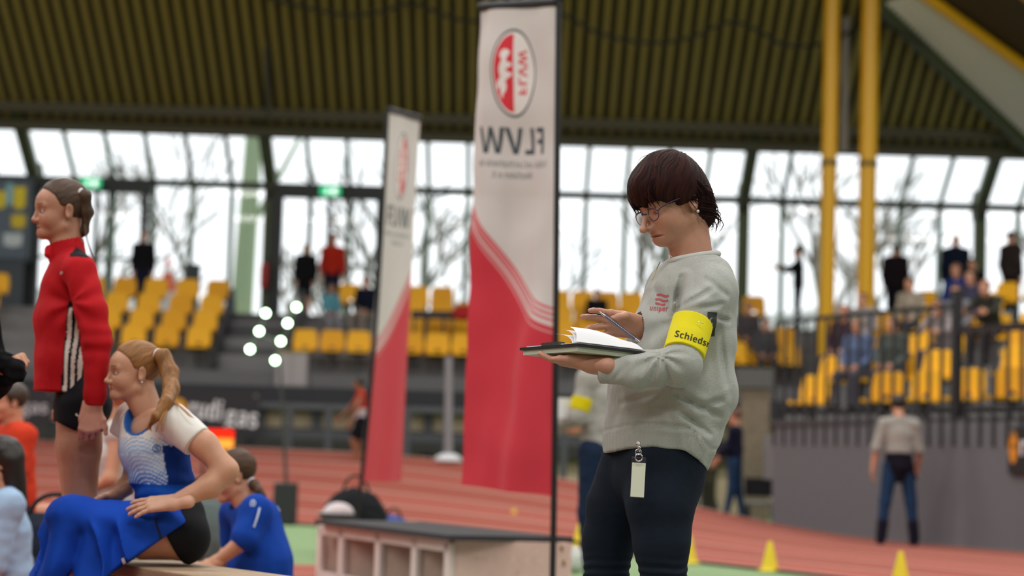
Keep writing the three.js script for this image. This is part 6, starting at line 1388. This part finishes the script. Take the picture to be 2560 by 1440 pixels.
// helper at the grey wall, seen from behind
{
  const q = person({ label: 'person in a grey shirt and jeans seen from behind at the grey wall', pos: floorAt(2247, 24.5, 0.02), H: 1.7, yaw: 182, cell: 0.016, hair: hairD, top: lin(0x9d9993), bottom: jeans, shoes: lin(0x1a1822), build: 1.02, hem: 1.0,
    joints: standJoints({ knL: [0.085, 0.285, 0], knR: [-0.085, 0.285, 0], anL: [0.11, 0.045, -0.01], anR: [-0.11, 0.045, -0.01], elL: [0.15, 0.64, 0], elR: [-0.14, 0.63, 0.02], wrL: [0.165, 0.5, 0.02], wrR: [-0.15, 0.52, 0.1], head: [0, 0.92, 0.04] }) });
  const J = q.J; part('tied_jacket', skin(warp(union([limb(J.hip, J.waist.clone().lerp(J.hip, 0.45), 0.135, 0.125, [V(1, 0, 0), 1.25]), limb(J.hip.clone().add(V(0.1, -0.02, 0.02)), J.hip.clone().add(V(0.17, -0.14, 0.02)), 0.06, 0.04), limb(J.hip.clone().add(V(0, -0.05, 0.05)), J.hip.clone().add(V(0, -0.14, 0.04)), 0.09, 0.07)], 0.05), (x, y, z) => 0.008 * noise(x * 14, y * 14, z * 14)), 0.018, { color: flat(lin(0x17131f), 0.1) }), mCloth, q.g);
  for (const s of ['L', 'R']) part('boot_shaft', skin(limb(J['an' + s], J['an' + s].clone().lerp(J['kn' + s], 0.45), 0.06, 0.066), 0.014, { color: flat(lin(0x181624)) }), mCloth, q.g);
  const t = floorAt(2330, 25.9, 0.02), tr = thing('tripod', 'thin dark tripod beside the person in the grey shirt', 'tripod', t); for (const k of [-0.26, 0.0, 0.24]) part('leg', cyl(V(k, 0, k * 0.3), V(-0.06, 0.95, -0.05), 0.014, 0.012, 8), M(0x3b3b40, 0.6), tr); part('head', box(0.1, 0.12, 0.1, -0.06, 1.0, -0.05), M(0x222226, 0.6), tr);
}
person({ label: 'person in a navy jacket and jeans walking out of the passage beside the grey wall', pos: floorAt(1838, 29.5, 0.12), H: 1.52, yaw: -110, hair: lin(0x5c3524), top: lin(0x15172c), bottom: jeans, cell: 0.018, joints: standJoints({ elL: [0.12, 0.64, 0.04], wrL: [0.08, 0.56, 0.12], anL: [0.055, 0.045, 0.06], anR: [-0.055, 0.045, -0.07], knR: [-0.055, 0.285, -0.02] }) });
person({ label: 'person in dark clothes standing left of the navy jacket by the passage', pos: floorAt(1775, 31, 0.2), H: 1.5, yaw: -60, hair: hairB, top: lin(0x3a3438), bottom: lin(0x3a382c), cell: 0.02 });
// runner in red on the far track
person({ label: 'dark-skinned runner in a red and white vest behind the narrow flag', pos: (() => { const p = trackPoint(0.43, 0.72); return floorAt(898, 34.5, 0.66); })(), H: 1.45, yaw: -80, skin: SKINS[3], hair: hairD, top: lin(0xb83a2a), bottom: lin(0x15141c), sleeves: 'none', shorts: 0.75, cell: 0.018,
  topColor: (J) => (x, y, z) => y < J.waist.y + 0.05 ? [0.55, 0.5, 0.52] : lin(0xb83a2a), joints: standJoints({ elL: [0.14, 0.66, 0.06], wrL: [0.13, 0.5, 0.12], elR: [-0.14, 0.66, 0.1], wrR: [-0.14, 0.55, 0.2], knL: [0.055, 0.3, 0.08], anL: [0.055, 0.06, 0.0], head: [0, 0.91, 0.03] }) });
// gallery behind the seats
const GF = 3.72;
const gal = [
  [338, 45.2, 'person in dark clothes standing at the left glass doors', 1.72, 10, blackC, lin(0x1a2036), {}],
  [747, 45.4, 'woman in a black jacket and bare calves standing at the right glass doors', 1.55, 0, blackC, blackC, { shorts: 0.9, coat: true, longHair: true, hair: hairG }],
  [815, 45.2, 'person in a red jacket and navy trousers standing at the right glass doors', 1.78, 0, lin(0xb02a1c), lin(0x141a2e), {}],
  [1988, 44.4, 'slim person in black reaching out an arm in front of the windows', 1.72, -95, blackC, lin(0x15161c), { hair: hairD, joints: standJoints({ elL: [0.12, 0.71, 0.1], wrL: [0.1, 0.72, 0.24], elR: [-0.12, 0.7, 0.1], wrR: [-0.1, 0.72, 0.2] }) }],
  [2232, 43.4, 'broad person in a dark brown coat standing at the windows', 1.7, 150, lin(0x1d151a), lin(0x17171c), { coat: true, build: 1.3, hair: lin(0x22201c) }],
  [2383, 42.2, 'bald man in a navy coat standing highest at the windows', 1.8, 170, lin(0x0f1728), navy, { coat: true, build: 1.15, hair: null, lift: 0 }],
  [2522, 40.5, 'person in a dark grey coat at the top right of the stand', 1.7, 120, lin(0x2b2422), blackC, { coat: true, build: 1.2 }],
];
for (const [px, d, label, Hh, yaw, top, bottom, ex] of gal) { const q = { cell: 0.022, hair: hairB, ...ex }; person({ label, pos: floorAt(px, d, GF + (ex.lift || 0)), H: Hh, yaw, top, bottom, ...q }); }
// gallery slab behind the right-hand stand that they stand on
struct('trim_10', [box(9, 0.2, 7, 10.6, GF - 0.12, -43.4)], mConcrete);
// spectators in the seats
const sitH = (h) => h + 0.02;
const spect = [
  // px, d, tread height, label, H, yaw, top, bottom, extras
  [905, 43.2, 3.3, 'man in a navy jersey sitting at the edge of the narrow flag', 1.7, -60, navy, lin(0x8a8078), { hair: hairB, skin: SKINS[0] }],
  [812, 42.9, 2.95, 'child in a pale blue top bending over beside the man in navy', 1.3, 60, lin(0x5a97a8), lin(0x8f8d96), { hair: hairB }],
  [1482, 43.0, 3.2, 'dark-haired spectator in black below the yellow seats behind the pen', 1.45, 0, blackC, blackC, { hair: hairD }],
  [1862, 41.6, 2.85, 'spectator in grey brown at the edge of the grey sweatshirt', 1.7, 20, lin(0x4c464a), lin(0x3a383c), { hair: lin(0x6e4a3c) }],
  [1906, 39.8, 2.4, 'spectator in a dark grey jacket in the lower rows behind the railing', 1.7, 10, lin(0x4a474c), lin(0x3b3b40), { hair: lin(0x4a2c24) }],
  [1998, 38.8, 2.55, 'spectator with grey scarf in front of the slim person in black', 1.65, 0, lin(0x8d898c), lin(0x4a484c), { hair: lin(0x6b3f34) }],
  [2105, 37.5, 2.45, 'spectator in a dark red and navy jacket right of the slimmer column', 1.65, -30, lin(0x3a2630), lin(0x2c3358), { hair: lin(0x9a5640) }],
  [2182, 36, 2.25, 'spectator in a pale blue shirt below the thicker column', 1.65, -20, lin(0x5a6a8c), lin(0x4c4a55), { hair: hairG }],
  [2318, 37.5, 3.0, 'spectator in a beige and teal jacket left of the raised group', 1.7, -40, lin(0x9b8f80), lin(0x31404a), { hair: lin(0x4a2e22) }],
  [2366, 38.4, 3.35, 'spectator in a blue jacket below the bald man', 1.72, -30, lin(0x22356e), lin(0x2a2f55), { hair: lin(0x74503f) }],
  [2412, 37.2, 3.15, 'spectator in a grey vest over navy beside the blue jacket', 1.72, -20, lin(0x3a3a50), lin(0x2c2c36), { hair: hairB }],
  [2385, 33.5, 2.5, 'spectator in a pale pattern shirt above the railing post', 1.6, -30, lin(0x7d7a80), lin(0x3b3a44), { hair: lin(0x52362a) }],
  [2436, 30.0, 2.1, 'woman with reddish face leaning her arms over the railing', 1.6, -60, lin(0x8a7f80), lin(0x4a4650), { hair: lin(0x7a4a38), lean: true }],
  [2540, 29.5, 2.35, 'person in a patterned dark shirt leaning over the railing at the right edge', 1.72, -60, lin(0x35352f), lin(0x2a2428), { hair: lin(0x8a5844), lean: true }],
  [2205, 34, 1.75, 'spectator in grey green between the railing bars left of the grey shirt', 1.6, -20, lin(0x4d5450), lin(0x44444a), { hair: hairB }],
  [2480, 37.5, 3.75, 'hooded spectator in black among the raised yellow seats', 1.6, -30, blackC, blackC, { hair: blackC }],
];
for (const [px, d, h, label, Hh, yaw, top, bottom, ex] of spect) {
  const sh = 0.475 / Hh, low = sitJoints({}, sh);
  const joints = ex.lean ? Object.assign(low, { head: [0, sh + 0.4, 0.15], neck: [0, sh + 0.33, 0.1], chest: [0, sh + 0.23, 0.06], shL: [0.1, sh + 0.3, 0.09], shR: [-0.1, sh + 0.3, 0.09], elL: [0.14, sh + 0.2, 0.2], elR: [-0.14, sh + 0.2, 0.2], wrL: [0.1, sh + 0.18, 0.34], wrR: [-0.1, sh + 0.18, 0.34] }) : low;
  let pos, yw = yaw;
  if (px > 1950) {   // takes the nearest free seat of the right-hand stand
    let bestSeat = null, bd = 1e9; const want = at(px, 720, d);
    for (const q of rightSeats) { if (q.used) continue; const e = Math.abs(q.px - px) / 40 + Math.abs(q.p.y - h) * 3; if (e < bd) { bd = e; bestSeat = q; } }
    bestSeat.used = true; yw = turnS / D2R; pos = bestSeat.p.clone().add(V(Math.sin(turnS) * 0.17, 0, Math.cos(turnS) * 0.17));
  } else { let r = 0; for (let i = 0; i < 4; i++) if (Math.abs(TH[i] - h) < Math.abs(TH[r] - h)) r = i; pos = floorAt(px, TD[r] - 0.05, TH[r]); yw = yaw * 0.4; }
  person({ label, pos, H: Hh, yaw: yw, top, bottom, cell: 0.02, joints, ...ex });
}
// left edge: dark figure close by, and the children behind
{
  const q = person({ label: 'person in black at the left edge of the photo holding a black cloth', pos: floorAt(-148, 6.8), H: 1.62, yaw: 80, cell: 0.01, near: true, hair: hairD, top: lin(0x0e0e12), bottom: lin(0x0e0e12), coat: true, joints: standJoints({ elL: [0.13, 0.63, 0.03], wrL: [0.07, 0.655, 0.095], elR: [-0.13, 0.63, -0.03], wrR: [-0.13, 0.49, -0.03] }), curlL: FIST, backL: [0.3, 0.6, 0.7] });
  const p = at(36, 925, 6.75), c = thing('black_cloth', 'crumpled black cloth in the hand at the left edge', 'cloth', p); part('cloth', skin(warp(union([limb(V(-0.035, 0.02, 0), V(0.0, 0.0, 0), 0.026, 0.034), limb(V(0, 0, 0), V(0.018, -0.022, 0.01), 0.03, 0.016)], 0.02), (x, y, z) => 0.009 * noise(x * 40, y * 40, z * 40)), 0.004, { color: flat(lin(0x0f0f13)) }), mCloth, c);
}
person({ label: 'dark-haired girl in a pale blue shirt sitting low at the left edge', pos: floorAt(40, 9.4), H: 1.5, yaw: -75, cell: 0.011, near: true, hair: hairD, longHair: true, top: lin(0x9db8d6), bottom: lin(0x163a7c), sleeves: 'short', headDir: [-80, 8], joints: sitJoints({ elL: [0.13, 0.16, 0.06], wrL: [0.1, 0.08, 0.16] }, 0.06) });
person({ label: 'person in an orange shirt sitting behind the girl in pale blue', pos: floorAt(48, 12.2), H: 1.55, yaw: -60, cell: 0.013, near: true, hair: hairB, top: lin(0xd2432a), bottom: lin(0x2a2430), sleeves: 'short', joints: sitJoints() });
person({ label: 'athlete in a white and black outfit sitting behind the seated girl', pos: floorAt(292, 12.8), H: 1.6, yaw: -70, cell: 0.013, near: true, hair: lin(0xb8532c), top: lin(0xcfccca), bottom: lin(0x121216), sleeves: 'none', shorts: 0.6, joints: sitJoints() });

// ================================================================ SMALL THINGS ON THE GALLERY AND BEHIND THE GLASS
{
  const put = (name, label, cat, px, py, d) => thing(name, label, cat, at(px, py, d));
  let g = put('litter_bin', 'dark square bin behind the top yellow seats of the left block', 'bin', 481, 700, 45.6);
  part('bin_body', box(0.3, 0.46, 0.3, 0, 0.06, 0, 0.02), M(0x3a4448, 0.7), g); part('bin_lid', box(0.33, 0.05, 0.33, 0, 0.3, 0, 0.015), M(0x2c3437, 0.6), g); part('bin_foot', box(0.26, 0.5, 0.26, 0, -0.4, 0), M(0x2c3437, 0.6), g);
  g = put('traffic_cone', 'pale red traffic cone outside behind the left windows', 'cone', 418, 728, 50); part('cone_body', new THREE.CylinderGeometry(0.03, 0.2, 0.8, 18).translate(0, 0.4, 0), M(0xc8563a, 0.7), g); part('cone_stripe', new THREE.CylinderGeometry(0.09, 0.125, 0.16, 18).translate(0, 0.5, 0), M(0xefe6e4, 0.7), g);
  part('cone_post', cyl(V(0, -2.6, 0), V(0, 0, 0), 0.16, 0.16, 12), M(0xcfd2d3, 0.9), g);
  g = put('fire_extinguisher', 'red fire extinguisher on the column beside the right glass doors', 'extinguisher', 660, 690, 46.5); part('cylinder', new THREE.CapsuleGeometry(0.09, 0.4, 6, 16), M(0xb02a2a, 0.4), g); part('valve', box(0.06, 0.1, 0.06, 0, 0.34, 0), M(0x222222, 0.5), g); part('hose', tube([V(0.03, 0.33, 0.03), V(0.13, 0.25, 0.05), V(0.12, 0, 0.06), V(0.08, -0.15, 0.07)], 0.014, 20, 6), M(0x1a1a1a, 0.6), g);
  g = put('street_lamp', 'small dark lamp mast outside above the left exit sign', 'lamp post', 276, 440, 50.5); part('mast', cyl(V(0, -6, 0), V(0, 0.15, 0), 0.05, 0.04, 10), M(0x3c4a44, 0.7), g); part('lamp_head', box(0.34, 0.06, 0.12, 0.12, 0.17, 0, 0.02), M(0x3c4a44, 0.7), g);
  g = put('display_case', 'dark blue grey display case with yellow pennants at the left window', 'display case', 12, 560, 46.2);
  part('case_back', box(1.05, 1.7, 0.08, 0, 0.1, 0), M(0x5d6a78, 0.7), g); part('case_frame', [box(1.1, 0.08, 0.12, 0, 0.97, 0), box(1.1, 0.08, 0.12, 0, -0.76, 0), box(0.07, 1.75, 0.12, 0.54, 0.1, 0)], M(0x3c4650, 0.6), g);
  for (const [x, y, w, h, c] of [[0.3, 0.55, 0.26, 0.5, 0xe6cf3a], [-0.1, 0.5, 0.2, 0.4, 0xe6cf3a], [0.3, 0.05, 0.3, 0.3, 0xdcc23a], [0.08, 0.62, 0.14, 0.5, 0x8fc0c8], [0.2, -0.35, 0.4, 0.3, 0xc9d2d8]]) { const q = new THREE.Shape(); q.moveTo(-w / 2, h / 2); q.lineTo(w / 2, h / 2); q.lineTo(w / 2, -h / 3); q.lineTo(0, -h / 2); q.lineTo(-w / 2, -h / 3); q.closePath(); part('pennant', new THREE.ExtrudeGeometry(q, { depth: 0.01, bevelEnabled: false }).translate(x, y, 0.05), M(c, 0.8), g); }
  part('case_stand', box(0.9, 1.0, 0.07, 0, -1.3, 0), M(0x4a5058, 0.8), g);
  // dark handrail and red bag between the seat rows right of the narrow flag
  const a = at(1028, 786, 42.3), b = at(1192, 790, 42.3); g = thing('handrail', 'dark handrail across the seat rows between the two flags', 'railing', V(0, 0, 0)); part('rail', bar(a, b, 0.06, 0.16), M(0x22202a, 0.6), g); for (const t of [0.05, 0.5, 0.95]) { const p = a.clone().lerp(b, t); part('post', box(0.05, 0.5, 0.05, p.x, p.y - 0.3, p.z), M(0x22202a, 0.6), g); }
  const rb = at(1156, 782, 42.15); g = thing('sports_bag', 'red bag hanging on the handrail between the two flags', 'bag', rb); part('bag_body', skin(warp(blob(V(0, 0, 0), [0.2, 0.16, 0.1]), (x, y, z) => 0.01 * noise(x * 14, y * 14, z * 14)), 0.02, { color: flat(lin(0xb03030), 0.1) }), mCloth, g); part('bag_strap', tube([V(-0.12, 0.12, 0), V(0, 0.24, 0), V(0.12, 0.12, 0)], 0.012, 14, 6), M(0x18181b, 0.8), g);
}
renderer.render(scene, camera);
